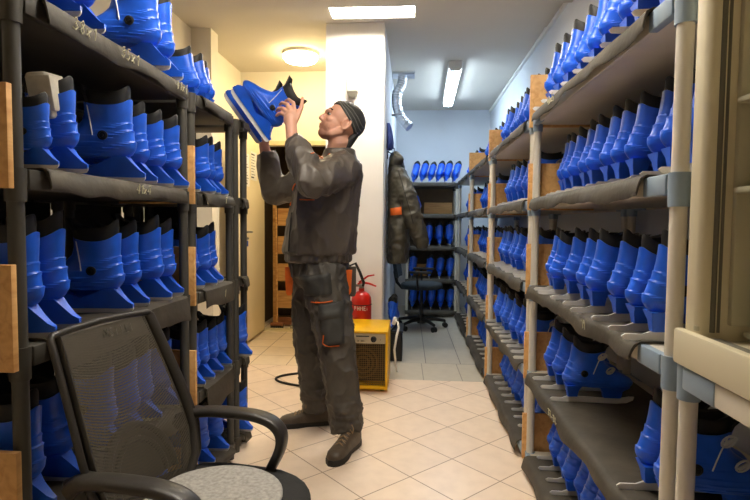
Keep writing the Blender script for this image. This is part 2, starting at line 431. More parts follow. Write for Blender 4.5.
MB().box((0, 0, -.086), (.10, 1.46, .034), bev=.012, seg=4).build('diffuser', emit('tube_lamp', COOL, E_TUBE), t)
for yy in (-.745, .745): MB().box((0, yy, -.080), (.104, .028, .03), bev=.006).build('end_cap', M['white_plastic'], t)

# ------------------------------------------------------------------ racks
ZS = [1.60, 1.217, .822, .419, .03]       # undersides of the five shelves
TH = .046
LEVEL = ['top shelf', 'second shelf down', 'middle shelf', 'fourth shelf down', 'bottom shelf']
XR, XL = .5695, -.866
class Rack:
    def __init__(s, name, label, side, a, b, depth, levels, pm, sm, post_levels=None, boards=(), board_near=True, front=None, bv=-.03, back=None, posts_to=None):
        # side: 'R' depth towards +x, 'L' depth towards -x, 'B' depth towards +y; a..b extent along the front
        s.side, s.a, s.b, s.depth, s.label = side, a, b, depth, label
        s.len = b - a
        if side == 'R': s.o, s.rz = Vector((XR if front is None else front, b, 0)), -PI / 2
        elif side == 'L': s.o, s.rz = Vector((XL if front is None else front, a, 0)), PI / 2
        else: s.o, s.rz = Vector((a, front, 0)), 0.0
        s.root = thing(name, label, 'storage rack', s.o, s.rz)
        top = ZS[levels[0]] + TH
        if posts_to: top = posts_to
        for u in (0, s.len):
            for v in (0, depth):
                p = MB(); p.lathe([(.0172, .0), (.0172, top - .012)], (u, v, 0), 18); p.build('post', pm, s.root)
        for k in levels:
            z = ZS[k]; m = MB()
            m.box((s.len / 2, depth / 2, z + TH / 2 + .004), (s.len + .03, depth + .036, TH - .008), bev=.006)
            m.box((s.len / 2, -.014, z + TH / 2), (s.len - .1, .012, TH - .002), bev=.003)
            m.box((s.len / 2, depth + .014, z + TH / 2), (s.len - .1, .012, TH - .002), bev=.003)
            cm = []
            for u, du in ((.0, .07), (s.len, -.07)):
                for v in (0, depth):
                    q = MB(); q.lathe([(.0215, z - (.026 if z > .1 else .0)), (.0225, z + TH + .001)], (u, v, 0), 18)
                    if s.len > .3: q.box((u + du, -.012 if v == 0 else depth + .012, z + TH / 2), (.11, .022, TH), bev=.004)
                    cm.append(q)
            so = m.build('shelf', sm, s.root)
            for q in cm: q.build('corner_bracket', M['grey_shelf'] if sm is M['cream_shelf'] else sm, so)
        for k in boards:
            u = s.u(a - .034) if board_near else s.u(b + .034)
            m = MB(); hgt = random.uniform(.185, .21)
            m.box((u, bv + .15, ZS[k] + TH - .03 + hgt / 2), (.016, .30, hgt + .03), bev=.001)
            m.build('side_board', M['ply'], s.root)
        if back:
            m = MB(); m.box((s.len / 2, depth + .045, .86), (s.len + .03, .012, 1.66)); m.build('back_panel', M[back], s.root)  # added dark sheet, stands in for the shade behind the shelves
    def u(s, y): return (s.b - y) if s.side == 'R' else (y - s.a)
    def world(s, u, v, z): return s.o + Matrix.Rotation(s.rz, 3, 'Z') @ Vector((u, v, 0)) + Vector((0, 0, z))
    def mat(s, k, label, hang=.045, wave=.006, y0=None, y1=None, text=None, texty=None, hmax=None, lo=None):
        ya = s.a + .055 if y0 is None else y0; yb = s.b - .055 if y1 is None else y1
        u0, u1 = sorted((s.u(ya), s.u(yb)))
        z = ZS[k] + TH + .0015
        n = 36; rings = []; t = .0035; ph = random.uniform(0, 6)
        for i in range(n + 1):
            u = u0 + (u1 - u0) * i / n
            hg = hang + wave * (math.sin(u * 9 + ph) + .6 * math.sin(u * 23 + 2 * ph) + .4 * math.sin(u * 41))
            fo = .006 * (1 + math.sin(u * 17 + ph)) + .004
            lift = .0008 * (1 + math.sin(u * 31 + ph))
            outer = [(s.depth - .03, 0), (.05, lift), (-.022, .002), (-.034 - fo * .3, -.006), (-.036 - fo * .6, -hg * .5), (-.036 - fo, -hg)]
            ring = [(u, v, z + zz + t) for v, zz in outer]
            inner = [(s.depth - .03, 0), (.05, lift), (-.024, .002), (-.0305 - fo * .3, -.006 - t), (-.0325 - fo * .6, -hg * .5 - t), (-.0325 - fo, -hg - t)]
            ring += [(u, v, z + zz) for v, zz in reversed(inner)]
            rings.append(ring)
        m = MB(); m.loft(rings)
        o = m.build('rubber_mat', M['mat'], smooth=50, loc=s.o, rot=(0, 0, s.rz))
        tag(o, label, 'mat', 'black mats on the rack shelves')
        if text:
            for txt, yy in text:
                g = MB(); hgl = min(.03, hang * .62)
                sgn = 1
                strokes(g, txt, (s.u(yy), -.0475, z - hang * .5 - hgl / 2 + .004), (1, 0, 0), (0, -.12, 1), hgl, .0016, .05)
                g.build('chalk_writing', M['chalk'], o, 60)
        return o

SIDE_NAME = {}
def ordinal(i): return ['first', 'second', 'third', 'fourth', 'fifth', 'sixth', 'seventh', 'eighth', 'ninth', 'tenth', 'eleventh', 'twelfth'][i]

PITCH = 1.2924; YA = 1.161
racks = {}
bays = ['nearest full bay', 'second bay', 'third bay', 'farthest bay']
for n in range(4):
    near = YA + n * PITCH + (.07 if n else 0); far = YA + (n + 1) * PITCH if n < 3 else 6.30
    lab = ['beige posted plastic rack of blue skates, nearest full bay on the right', 'beige posted plastic rack on the right, second bay from the camera',
           'beige posted plastic rack on the right, third bay from the camera', 'beige posted plastic rack on the right, farthest bay beside the back rack'][n]
    racks['R%d' % n] = Rack('storage_rack', lab, 'R', near, far, .43, [0, 1, 2, 3, 4], M['beige_post'], M['cream_shelf'], boards=[0, 1, 2, 3, 4] if n else [])
racks['R9'] = Rack('storage_rack', 'low beige posted rack under the cream cabinet at the right edge', 'R', .12, 1.091, .43, [2, 3, 4], M['beige_post'], M['cream_shelf'])
racks['B0'] = Rack('storage_rack', 'rack standing across the end of the back aisle', 'B', -.055, .545, .42, [0, 1, 2, 3, 4], M['beige_post'], M['dark_shelf'], front=6.42, back='brown_shade_panel')
racks['L0'] = Rack('storage_rack', 'dark plastic rack on the left, nearest bay behind the mesh chair', 'L', 1.084, 1.922, .5, [0, 1, 2, 3, 4], M['dark_post'], M['dark_shelf'], boards=[1, 2, 3], bv=-.019, back='dark_shade_panel')
racks['L1'] = Rack('storage_rack', 'dark plastic rack on the left, short middle bay', 'L', 1.992, 2.42, .5, [0, 1, 2, 3, 4], M['dark_post'], M['dark_shelf'], boards=[1, 2, 3, 4], back='dark_shade_panel')
racks['L2'] = Rack('storage_rack', 'narrow dark rack at the far end of the left row by the open door', 'L', 2.50, 2.63, .5, [0, 1, 2, 3, 4], M['dark_post'], M['dark_shelf'], back='dark_shade_panel')
m = MB(); m.box((.13 + .025, .40, .86), (.010, .28, 1.66)); m.build('end_panel', M['dark_shade_panel'], racks['L2'].root)

place_of = {'R0': "right rack's nearest full bay", 'R1': "right rack's second bay", 'R2': "right rack's third bay", 'R3': "right rack's farthest bay",
            'R9': 'low rack under the cream cabinet', 'B0': 'rack across the back aisle', 'L0': "left rack's nearest bay", 'L1': "left rack's short middle bay", 'L2': "left rack's narrow end bay"}
mat_text = {('R0', 3): [('37-38', 1.97)], ('R0', 2): [('19', 1.62)], ('L0', 0): [('38x1', 1.22), ('35x1', 1.43), ('41x1', 1.77)], ('L0', 1): [('41x4', 1.50)],
            ('L1', 1): [('1', 2.24)], ('L1', 2): [('1', 2.22)], ('R0', 0): [('40x5', 2.10)]}
hang_of = {('L1', 2): .075, ('L1', 3): .10, ('L1', 4): .02, ('L0', 2): .075, ('L0', 0): .05, ('R0', 4): .055, ('R1', 4): .06, ('R2', 4): .06, ('R3', 4): .05}
for key, rk in racks.items():
    for k in [kk for kk in range(5) if key != 'R9' or kk > 2]:
        if key == 'B0' or key == 'L2': wv = .002
        else: wv = .006
        hg = hang_of.get((key, k), .044)
        if k == 4: hg = min(hg, .052)
        y0 = {'R0': YA + .105}.get(key); y1 = None
        if key == 'L2': y0, y1 = 2.53, 2.60
        rk.mat(k, 'black rubber mat on the %s of the %s' % (LEVEL[k], place_of[key]), hg, wv if k < 4 else .002, y0, y1, mat_text.get((key, k)))

# ------------------------------------------------------------------ skates
def interp(z, tab): return float(np.interp(z, [t[0] for t in tab], [t[1] for t in tab]))
def smoothtab(tab, n=3):
    zs = np.linspace(tab[0][0], tab[-1][0], 60); v = np.interp(zs, [t[0] for t in tab], [t[1] for t in tab])
    for _ in range(n):
        v2 = v.copy(); v2[1:-1] = (v[:-2] + 2 * v[1:-1] + v[2:]) / 4; v = v2
    return list(zip(zs, v))
HEEL = smoothtab([(.070, -.050), (.078, -.062), (.095, -.072), (.115, -.071), (.14, -.066), (.165, -.064), (.19, -.066), (.23, -.070)], 2)
FRONT = smoothtab([(.070, .188), (.078, .200), (.092, .204), (.108, .190), (.122, .160), (.138, .122), (.155, .090), (.172, .070), (.195, .062), (.23, .062)], 3)
HALF = smoothtab([(.070, .030), (.078, .037), (.095, .042), (.115, .042), (.14, .0405), (.165, .0395), (.19, .041), (.23, .044)], 2)
SEG = 32
LEAN = 0.0
def lean(z): return LEAN * max(0.0, z - .105)
def shell_ring(z, inset=0.0, ridges=True, top=None, topz=.23):
    xb, xf, hw = interp(min(z, .23), HEEL), interp(min(z, .23), FRONT), interp(min(z, .23), HALF)
    xc, a = (xb + xf) / 2, (xf - xb) / 2
    ring = []
    for j in range(SEG):
        t = 2 * PI * j / SEG
        ct, st = math.cos(t), math.sin(t)
        x = xc - a * math.copysign(abs(ct) ** .9, ct)
        q = (x - xb) / max(1e-6, xf - xb)
        low = max(0.0, min(1.0, (.15 - z) / .05))
        wid = hw * (1 - low * (.16 * (1 - min(1, q * 2)) + .12 * max(0, q - .8) * 5))
        y = wid * math.copysign(abs(st) ** .85, st)
        d = -inset
        if ridges:
            s_ = z + .40 * (x - xb)
            for s0, A in ((.116, .0042), (.148, .0046), (.170, .0030)):
                if s_ <= s0: d += A * math.exp(-(s0 - s_) / .011)
                elif s_ < s0 + .0015: d += A * (1 - (s_ - s0) / .0015)
        nx, ny = -ct / max(.04, a), st / max(.02, wid); L = math.hypot(nx, ny) or 1
        zz = z
        if top is not None:
            u = max(0.0, (z - .19) / (topz - .19)) ** 1.5
            zz = z + u * top * (.013 * max(0, ct) ** 4 - .012 * st * st + .002 * max(0, -ct))
        ring.append((x + nx / L * d + lean(z), y + ny / L * d, zz))
    return ring
def boot_shell_mb(topz=.225):
    m = MB(); zs = list(np.linspace(.070, topz, 100)); rings = [shell_ring(.070, .008, False)] + [shell_ring(z, 0, True, 1.0, topz) for z in zs]
    rings += [shell_ring(topz, .0035, False, 1.0, topz), shell_ring(topz - .03, .0045, False, 1.0, topz)]
    m.loft(rings, True, False); return m
def liner_mb(topz=.225, up=.038, tip=.003):
    m = MB(); rings = []
    for z, ins in ((topz - .035, .0065), (topz, .0065), (topz + up * .5, .0055), (topz + up * .9, .0065), (topz + up, .0085)):
        r = shell_ring(min(z, topz), ins, False, 1.0, topz)
        rings.append([(p[0], p[1], p[2] + max(0, z - topz) + (tip * max(0, -(p[0] + .02 - lean(z)) / .06) if z > topz else 0)) for p in r])
    t = rings[-1]; cx = sum(p[0] for p in t) / len(t)
    rings.append([(cx + (p[0] - cx) * .84, p[1] * .78, p[2] - .004) for p in t])
    rings.append([(cx + (p[0] - cx) * .78, p[1] * .7, p[2] - .05) for p in t])
    m.loft(rings, True, True); return m
def tongue_mb(topz=.225, h=.06):
    m = MB(); rings = []
    for i, (x, z, w_) in enumerate(((.055, topz - .03, .030), (.060, topz + h * .25, .032), (.072, topz + h * .7, .029), (.082, topz + h, .016))):
        ring = []
        for j in range(10): ring.append((x + lean(z) - .014 * (j / 4.5 - 1) ** 2 + .003, -w_ + 2 * w_ * j / 9, z))
        for j in range(9, -1, -1): ring.append((x + lean(z) - .014 * (j / 4.5 - 1) ** 2 - .004, -w_ + 2 * w_ * j / 9, z))
        rings.append(ring)
    m.loft(rings); return m
def knob_mb(x, z, y, s):
    m = MB()
    m.lathe([(.0135, 0), (.0135, .005), (.009, .007), (.009, .0045), (.004, .0045), (.004, .008)], (0, 0, 0), 16, 'Z')
    q = Matrix.Rotation(-s * PI / 2, 3, 'X')
    m.v = [tuple(q @ Vector(p) + Vector((x, y, z))) for p in m.v]; return m
def buckle_mb(x, z, y, s, tilt=.6):
    m = MB(); pts = []
    for i in range(13):
        a = 2 * PI * i / 12; pts.append((x + .017 * math.cos(a) * math.cos(tilt) - .009 * math.sin(a) * math.sin(tilt), y + s * .006, z + .017 * math.cos(a) * math.sin(tilt) + .011 * math.sin(a) * math.cos(tilt)))
    m.tube(pts, .003, 6); m.box((x + .004, y + s * .004, z), (.034, .005, .009), (0, -tilt, 0), bev=.0015); return m
def width_at(x, z):
    r = shell_ring(z, 0, True, None); best = min((abs(p[0] - x), p[1]) for p in r if p[1] >= 0); return best[1]
def piping_mb(s, topz):
    m = MB(); pts = []
    for x, z in ((.030, .128), (.033, .15), (.036, .175), (.040, .20), (.043, topz - .012)):
        pts.append((x + lean(z), s * (width_at(x + lean(z), z) + .0008), z))
    m.tube(pts, .0018, 6); return m
def sole_poly(y, inset=0): pass
def holder_hockey_mb(lift=.002):
    m = MB()
    sec = []
    # side profile of the flared one-piece holder, as sections along x: (x, z low, z high, half width top, half width bottom)
    prof = [(-.098, .012, .020, .006, .005), (-.085, .011, .034, .010, .007), (-.066, .011, .054, .014, .008), (-.050, .011, .073, .021, .009), (-.02, .012, .073, .024, .009), (.01, .012, .060, .014, .008),
            (.05, .012, .045, .008, .008), (.085, .012, .058, .013, .008), (.11, .012, .073, .027, .009), (.15, .012, .073, .027, .009), (.18, .012, .071, .018, .008), (.198, .013, .052, .011, .007), (.21, .016, .03, .006, .005)]
    for x, zl, zh, wt, wb in prof:
        zl += lift; zh = max(zh, zl + .012)
        zm = zl + (zh - zl) * .55
        sec.append([(x, -wb, zl), (x, wb, zl), (x, (wt * .45 + wb * .55), zm), (x, wt, zh), (x, -wt, zh), (x, -(wt * .45 + wb * .55), zm)])
    m.loft(sec); return m
def blade_hockey_mb(hb=.018):
    m = MB(); poly = [(-.098, .010), (-.093, .003), (-.08, 0), (.17, 0), (.195, .004), (.207, .012), (.207, hb), (-.098, hb)]
    m.prism(poly, -.003, .003); return m
def holder_figure_mb():
    m = MB()
    m.loft([[(x, y, z) for x, y in ((xa, -w_), (xa + .006, -w_ - .002), (xb, -w_ * .8), (xb, w_ * .8), (xa + .006, w_ + .002), (xa, w_))] for xa, xb, w_, z in ((-.050, -.012, .011, .024), (-.054, -.008, .014, .05), (-.058, -.0, .025, .066), (-.060, .006, .029, .073))])
    m.loft([[(x, y, z) for x, y in ((xa, -w_), (xb, -w_), (xb + .008, -w_ * .5), (xb + .008, w_ * .5), (xb, w_), (xa, w_))] for xa, xb, w_, z in ((.09, .15, .010, .024), (.085, .155, .014, .05), (.07, .175, .028, .068), (.066, .18, .03, .073))])
    return m
def blade_figure_mb():
    m = MB(); poly = [(-.118, .010), (-.112, .002), (-.095, 0), (.14, 0), (.18, .004), (.205, .016), (.21, .03), (.19, .03), (.15, .022), (.08, .022), (-.01, .024), (-.05, .024), (-.07, .016), (-.11, .016)]
    m.prism(poly, -.0022, .0022); return m

def make_skate(name, kind, full=True, topz=.225, up=.038, tongue=.055, tall=False):
    global LEAN
    LEAN = .28 if kind == 'figure' else .05
    t = thing(name, 'blue skate', 'skate')
    sh = boot_shell_mb(topz).build('boot_shell', M['blue'], t, 40)
    liner_mb(topz, up).build('liner', M['black_foam'], t, 45)
    tongue_mb(topz, tongue).build('tongue', M['black_foam'], t, 50)
    (holder_hockey_mb(.008 if tall else .002) if kind == 'hockey' else holder_figure_mb()).build('blade_holder', M['blue_holder'], t, 40)
    b = (blade_hockey_mb(.026 if tall else .018) if kind == 'hockey' else blade_figure_mb()).build('blade', M['steel'], t, 30)
    if full:
        for s in (-1, 1):
            kn = knob_mb(.004, .128, s * (width_at(.004, .128) + .0005), s).build('pivot_button', M['black_plastic'], sh, 30)
            piping_mb(s, topz).build('piping', M['white_trim'], sh, 60)
        for x, z in ((.093, .142), (.045, .197)):
            x += lean(z); buckle_mb(x, z, -(width_at(x, z) + .001), -1).build('buckle', M['silver'], t, 40)
    return t
protoH = make_skate('ice_skate', 'hockey'); protoF = make_skate('ice_skate', 'figure', True, .222, .034, .03)
protoFs = make_skate('ice_skate', 'figure', False, .215, .032, .03); protoHs = make_skate('ice_skate', 'hockey', False); protoT = make_skate('ice_skate', 'hockey', True, tall=True); protoTs = make_skate('ice_skate', 'hockey', False, tall=True)
used = set()
def put(proto, loc, rot, label, group, scale=1.0):
    if proto.name not in used:
        used.add(proto.name); proto.location = loc; proto.rotation_euler = rot; proto.scale = (scale,) * 3
        proto['label'] = label
        if group: proto['group'] = group
        return proto
    return dup(proto, loc, rot, label, group, scale)
def row(key, k, ys, proto, v=.05, sc=1.0, yaw=0.0, jit=.07, roll=0.0, vj=.012):
    rk = racks[key]; grp = 'skates on the %s of the %s' % (LEVEL[k], place_of[key])
    out = []
    for i, y in enumerate(sorted(ys)):
        u = rk.u(y) + random.uniform(-.006, .006) * (rk.side != 'B'); s_ = (sc[i] if isinstance(sc, list) else sc) * random.uniform(.96, 1.03)
        z = ZS[k] + TH + .0062
        v_ = v[i] if isinstance(v, list) else v
        vv = v_ + (.118 if proto in (protoF, protoFs) else .098) * s_
        p = rk.world(u, vv + random.uniform(-vj, vj), z)
        # toe (+x of the skate) points into the rack (+y of the rack)
        yw = rk.rz + PI / 2 + yaw + random.uniform(-jit, jit)
        order = ordinal(i) + (' from near end' if rk.side != 'B' else ' from the left')
        lab = 'blue skate, %s, %s, %s' % (order, LEVEL[k], place_of[key])
        if roll: p = p + Vector((0, 0, abs(math.sin(roll)) * .012))
        o = put(proto, p, (roll + random.uniform(-.02, .02) if roll else 0.0, 0, yw), lab, grp, s_)
        out.append(o)
    return out
def lsp(a, b, n): return list(np.linspace(a, b, n))
# right rack, heels to the aisle
row('R0', 0, [2.37, 2.235, 2.09, 1.945, 1.80, 1.665, 1.54, 1.42, 1.31], protoF, -.05, 1.06, 0, .12)
row('R0', 1, [2.31, 2.20, 2.09, 1.98, 1.875, 1.77, 1.665, 1.555, 1.445, 1.335, 1.23], protoF, .0, 1.0, 0, .1)
row('R0', 2, [2.20, 2.09, 1.965, 1.82, 1.675, 1.53, 1.40, 1.28], protoF, -.06, .97, 0, .13)
row('R0', 3, [2.29, 2.16, 2.02, 1.355, 1.245], protoF, -.035, .98)
row('R0', 4, [2.36, 2.26, 2.16, 2.06, 1.96, 1.86, 1.76, 1.66, 1.56, 1.46], protoF, .0, .95)
row('R1', 0, lsp(2.66, 3.6, 9), protoF, -.02); row('R1', 1, lsp(2.72, 3.5, 7), protoF, -.02)
row('R1', 2, lsp(2.62, 3.64, 9), protoF, -.03); row('R1', 3, lsp(2.64, 3.64, 9), protoF, -.05); row('R1', 4, lsp(2.62, 3.6, 9), protoF, .0, .95)
row('R2', 0, lsp(3.98, 4.5, 5), protoFs, .0); row('R2', 1, lsp(4.0, 4.75, 6), protoFs, .0); row('R2', 2, lsp(3.96, 4.9, 7), protoFs, .0)
row('R2', 3, lsp(3.95, 4.9, 7), protoFs, -.02); row('R2', 4, lsp(3.95, 4.9, 7), protoFs, .0, .95)
for k in range(5): row('R3', k, lsp(5.25, 6.1, 6), protoFs, .0)
# rack across the end of the aisle, heels to the camera, some leaning sideways
row('B0', 0, lsp(.0, .505, 6), protoFs, .0, 1.08, 0, .02, .26, .003); row('B0', 1, [-.005, .10], protoFs, .0, 1.08, 0, .02, -.26, .003)
row('B0', 2, lsp(.09, .47, 4), protoFs, .0, 1.18); row('B0', 3, [.0, .22, .345, .47], protoFs, .0, 1.16, 0, .02, .1, .003); row('B0', 4, lsp(.01, .48, 5), protoFs, .0, 1.15, 0, .02, .08, .003)
# left racks
row('L0', 0, [1.14, 1.25, 1.36, 1.70, 1.835], protoH, [-.04, -.04, -.04, -.05, -.05], [1.0, 1.0, 1.0, 1.16, 1.16], .12)
row('L0', 1, [1.145, 1.26, 1.53, 1.645, 1.748, 1.848], protoH, -.045, [.62, .90, 1.04, 1.0, .99, .98], .15, .05)
row('L0', 2, [1.14, 1.25, 1.49, 1.61, 1.73, 1.845], protoH, -.03, 1.05, .15)
row('L0', 3, [1.14, 1.26, 1.44, 1.56, 1.68, 1.80], protoH, -.03, 1.05, .1)
row('L0', 4, lsp(1.15, 1.85, 6), protoH, .0, 1.0)
row('L1', 0, [2.21, 2.30, 2.385], protoFs, .0, .95); row('L1', 1, [2.07, 2.175, 2.28, 2.375], protoH, -.02, .93)
row('L1', 2, [2.08, 2.18, 2.30], protoH, -.02, .98, .15); row('L1', 3, [2.06, 2.165, 2.27, 2.37], protoH, -.02, .93); row('L1', 4, [2.07, 2.19, 2.32], protoH, -.02, 1.0)
row('L2', 3, [2.565], protoHs, -.06, .95); row('L2', 4, [2.565], protoHs, -.08, .95)
# under the cabinet at the right edge
row('R9', 3, [.92, .79], protoF, -.02, .97)
# grey felt insole pushed into one near skate on the left
t = thing('insole_pack', 'off-white folded insole sticking out of a skate, left rack second shelf', 'insole', racks['L0'].world(.160, .036, ZS[1] + .238), R(8))
m = MB(); m.box((0, 0, .0), (.050, .085, .11), (.12, -.08, 0), bev=.008, seg=3); m.box((.004, -.01, .006), (.058, .07, .085), (.2, -.05, 0), bev=.005); m.build('insole', M['felt_light'], t, 40)

for nm, x_, w__, k, lab in (('wooden_board', .335, .36, 1, 'brown board leaning at the back of the second shelf of the aisle end rack'), ('wooden_board', .115, .17, 3, 'brown board at the back of the fourth shelf of the aisle end rack')):
    m = MB(); m.box((x_, 6.80, ZS[k] + TH + .082), (w__, .014, .155), bev=.001); tag(m.build(nm, M['ply']), lab, 'board')

# ------------------------------------------------------------------ cream cabinet at the right edge, standing on the low rack
cz = ZS[2] + TH + .002
t = thing('open_cabinet', 'tall cream plastic cabinet without a door, cut by the right edge', 'cabinet', (0, 0, cz))
x0, x1, ya, yb, h = .555, 1.0, .36, 1.10, 1.55
m = MB()
m.box(((x0 + x1) / 2, yb - .03, h / 2 + .002), (x1 - x0, .06, h - .004), bev=.018, seg=4); m.build('side_wall', M['cabinet'], t)
m = MB(); m.box(((x0 + x1) / 2, ya + .03, h / 2 + .002), (x1 - x0, .06, h - .004), bev=.018, seg=4); m.build('side_wall', M['cabinet'], t)
m = MB(); m.box(((x0 + x1) / 2, (ya + yb) / 2, .03), (x1 - x0 + .02, yb - ya, .06), bev=.008); m.box((x0 - .004, (ya + yb) / 2, .036), (.022, yb - ya + .01, .072), bev=.006); m.build('base_frame', M['cabinet'], t)
m = MB(); m.box(((x0 + x1) / 2, (ya + yb) / 2, h - .03), (x1 - x0, yb - ya - .1, .05)); m.build('top_panel', M['cabinet'], t)
m = MB(); m.box((x1 - .015, (ya + yb) / 2, h / 2), (.03, yb - ya - .1, h - .1)); m.build('back_panel', M['cabinet_in'], t)
m = MB(); m.box(((x0 + x1) / 2 + .018, yb - .066, h / 2 + .02), (x1 - x0 - .07, .014, h - .14), bev=.003); m.build('lining', M['cabinet_in'], t)
m = MB(); m.tube([(x0 + .026, yb - .060, .075), (x0 + .026, yb - .060, h - .06)], .005, 8); m.build('gasket', M['gasket'], t)
m = MB(); m.tube([(x0 + .037, yb - .060, .075), (x0 + .037, yb - .060, h - .06)], .003, 8); m.build('gasket', M['gasket'], t)
m = MB(); m.lathe([(.010, 0), (.012, .004), (.012, .012), (.008, .015)], (x0 + .012, yb - .045, .073), 14); m.build('hinge_pin', M['cabinet_in'], t)
for zz in (1.385 - cz, 1.218 - cz):
    m = MB(); m.box((.79, (ya + yb) / 2, zz), (.375, yb - ya - .14, .012), bev=.004); m.build('shelf', M['cabinet_in'], t)
m = MB(); m.box((.82, (ya + yb) / 2, 1.075 - cz - .05), (.34, yb - ya - .16, .012), bev=.004); m.box((.655, (ya + yb) / 2, 1.075 - cz - .022), (.012, yb - ya - .16, .066), bev=.005)
m.box((.655, (ya + yb) / 2, 1.075 - cz + .010), (.022, yb - ya - .15, .010), bev=.004); m.build('tray', M['cabinet_in'], t)
m = MB(); m.box((.80, (ya + yb) / 2, .075), (.34, yb - ya - .14, .012), bev=.004); m.build('floor_panel', M['cabinet_in'], t)
m = MB(); m.box((x0 + .03, (ya + yb) / 2, .062), (.02, yb - ya - .13, .006), bev=.002); m.build('gasket', M['gasket'], t)
t = thing('paper_stack', 'crumpled white papers lying in the tray of the cream cabinet', 'papers', (.80, .82, 1.0335))
m = MB()
for i in range(9): m.box((random.uniform(-.01, .01), random.uniform(-.012, .012), .004 + i * .0068), (.21, .28, .006), (0, random.uniform(-.015, .015), random.uniform(-.25, .25)), bev=.001)
m.box((-.02, .06, .068), (.12, .16, .004), (.12, -.1, .5)); m.build('sheets', M['paper'], t, 30)
m = MB(); m.box((.69, 1.212, 1.60 + TH + .065), (.24, .018, .115), bev=.001)
o = m.build('wooden_board', M['brown_wood']); tag(o, 'short brown board standing at the near end of the right rack top shelf', 'board')

# ------------------------------------------------------------------ column fittings
t = thing('wall_sensor', 'white wall box with a grey foot high on the white column', 'wall sensor', (-.475, 4.094, 2.245))
MB().box((0, -.02, .02), (.085, .038, .20), bev=.012, seg=3).build('cover', M['white_plastic'], t)
MB().loft([[(x, y, -.078) for x, y in ((-.042, -.0), (.042, -.0), (.042, -.036), (-.042, -.036))], [(x, y, -.115) for x, y in ((-.03, -.0), (.03, -.0), (.026, -.028), (-.026, -.028))]]).build('foot', M['grey_plastic'], t, 30)
MB().lathe([(.004, 0), (.004, .003)], (0, -.040, .085), 10, 'Y').build('indicator', M['grey_plastic'], t)

t = thing('fire_extinguisher', 'red fire extinguisher on the white column behind the yellow heater', 'fire extinguisher', (-.385, 4.010, .22))
MB().lathe([(.05, 0), (.074, .004), (.078, .02), (.078, .33), (.074, .355), (.06, .38), (.035, .398), (.022, .402), (.022, .425)], seg=28).build('cylinder', M['red'], t)
m = MB(); strokes(m, 'PHMEN', (-.052, -.0795, .262), (1, 0, 0), (0, 0, 1), .030, .0028)
me_ = m
for i, p in enumerate(me_.v):     # wrap the printed band round the cylinder
    a = p[0] / .079; me_.v[i] = (.0792 * math.sin(a), -.0792 * math.cos(a) + (p[1] + .0795), p[2])
me_.build('printed_band', M['paper'], t, 60)
m = MB(); m.lathe([(.018, .42), (.02, .43), (.02, .455), (.012, .462)], seg=16); m.box((-.03, 0, .445), (.05, .018, .018), bev=.003); m.build('valve', M['metal'], t)
m = MB(); m.tube([(-.03, 0, .455), (.02, -.004, .468), (.06, -.006, .462), (.115, -.01, .442)], [.009, .009, .008, .006], 8); m.build('carry_handle', M['red'], t)
m = MB(); m.tube([(-.02, 0, .468), (.015, -.004, .495), (.05, -.006, .52), (.10, -.008, .53)], [.008, .008, .007, .005], 8); m.build('lever', M['red'], t)
m = MB(); m.tube([(.012, -.02, .445), (.02, -.03, .47), (-.01, -.035, .55), (-.045, -.03, .62), (-.09, -.02, .60), (-.10, -.015, .45), (-.09, -.015, .2)], .011, 10); m.build('hose', M['rubber'], t)
m = MB(); m.box((0, .075, .25), (.05, .012, .10), bev=.002); m.tube([(.0785 * math.cos(a), .0785 * math.sin(a), .30) for a in np.linspace(0, 2 * PI, 25)], .0035, 6); m.build('wall_bracket', M['rubber'], t)

# ------------------------------------------------------------------ yellow heater
t = thing('fan_heater', 'yellow box shaped fan heater with a wire grille on the floor', 'heater', (-.305, 3.705, 0))
hw, hd, hh = .152, .225, .418
m = MB()
m.box((0, 0, hh - .008), (2 * hw, 2 * hd, .016), bev=.006); m.box((hw - .008, 0, hh / 2 + .012), (.016, 2 * hd, hh - .03), bev=.004); m.box((-hw + .008, 0, hh / 2 + .012), (.016, 2 * hd, hh - .03), bev=.004)
m.box((0, 0, .03), (2 * hw, 2 * hd, .024), bev=.004); m.box((0, hd - .02, hh / 2), (2 * hw - .03, .012, hh - .05)); m.build('casing', M['yellow'], t)
for x in (-hw + .04, hw - .04):
    for y in (-hd + .05, hd - .05): MB().lathe([(.016, 0), (.014, .02)], (x, y, 0), 12).build('foot', M['rubber'], t)
MB().box((0, -hd + .014, hh - .052), (2 * hw - .034, .012, .068), bev=.002).build('control_panel', M['heater_panel'], t)
for x in (-.095, .055):
    k = MB(); k.lathe([(.021, 0), (.019, .014), (.016, .016)], (0, 0, 0), 20); k.box((0, 0, .018), (.006, .034, .008), bev=.001)
    q = Matrix.Rotation(PI / 2, 3, 'X'); k.v = [tuple(q @ Vector(p) + Vector((x, -hd + .008, hh - .055))) for p in k.v]; k.build('knob', M['black_plastic'], t)
m = MB(); strokes(m, 'I', (.098, -hd + .0065, hh - .064), (1, 0, 0), (0, 0, 1), .012, .001); m.box((-.02, -hd + .0075, hh - .036), (.09, .002, .008)); strokes(m, 'H 38-', (-.055, -hd + .0065, hh - .075), (1, 0, 0), (0, 0, 1), .013, .0012); m.build('panel_print', M['ink'], t, 60)
MB().box((0, -hd + .10, .20), (2 * hw - .036, .01, .30)).build('baffle', M['heater_in'], t)
m = MB()
for i in range(21):
    z = .05 + .275 * i / 20; m.cyl((-hw + .016, -hd + .012, z), (hw - .016, -hd + .012, z), .0018, 5)
for i in range(19):
    x = -hw + .02 + (2 * hw - .04) * i / 18; m.cyl((x, -hd + .010, .045), (x, -hd + .010, .33), .0016, 5)
m.build('wire_grille', M['grille'], t, 60)
m = MB()
for r_ in (.04, .07, .10): m.tube([(-.02 + r_ * math.cos(a), -hd + .05, .19 + r_ * math.sin(a)) for a in np.linspace(0, 2 * PI, 33)], .007, 8)
m.build('heating_coil', M['coil'], t)
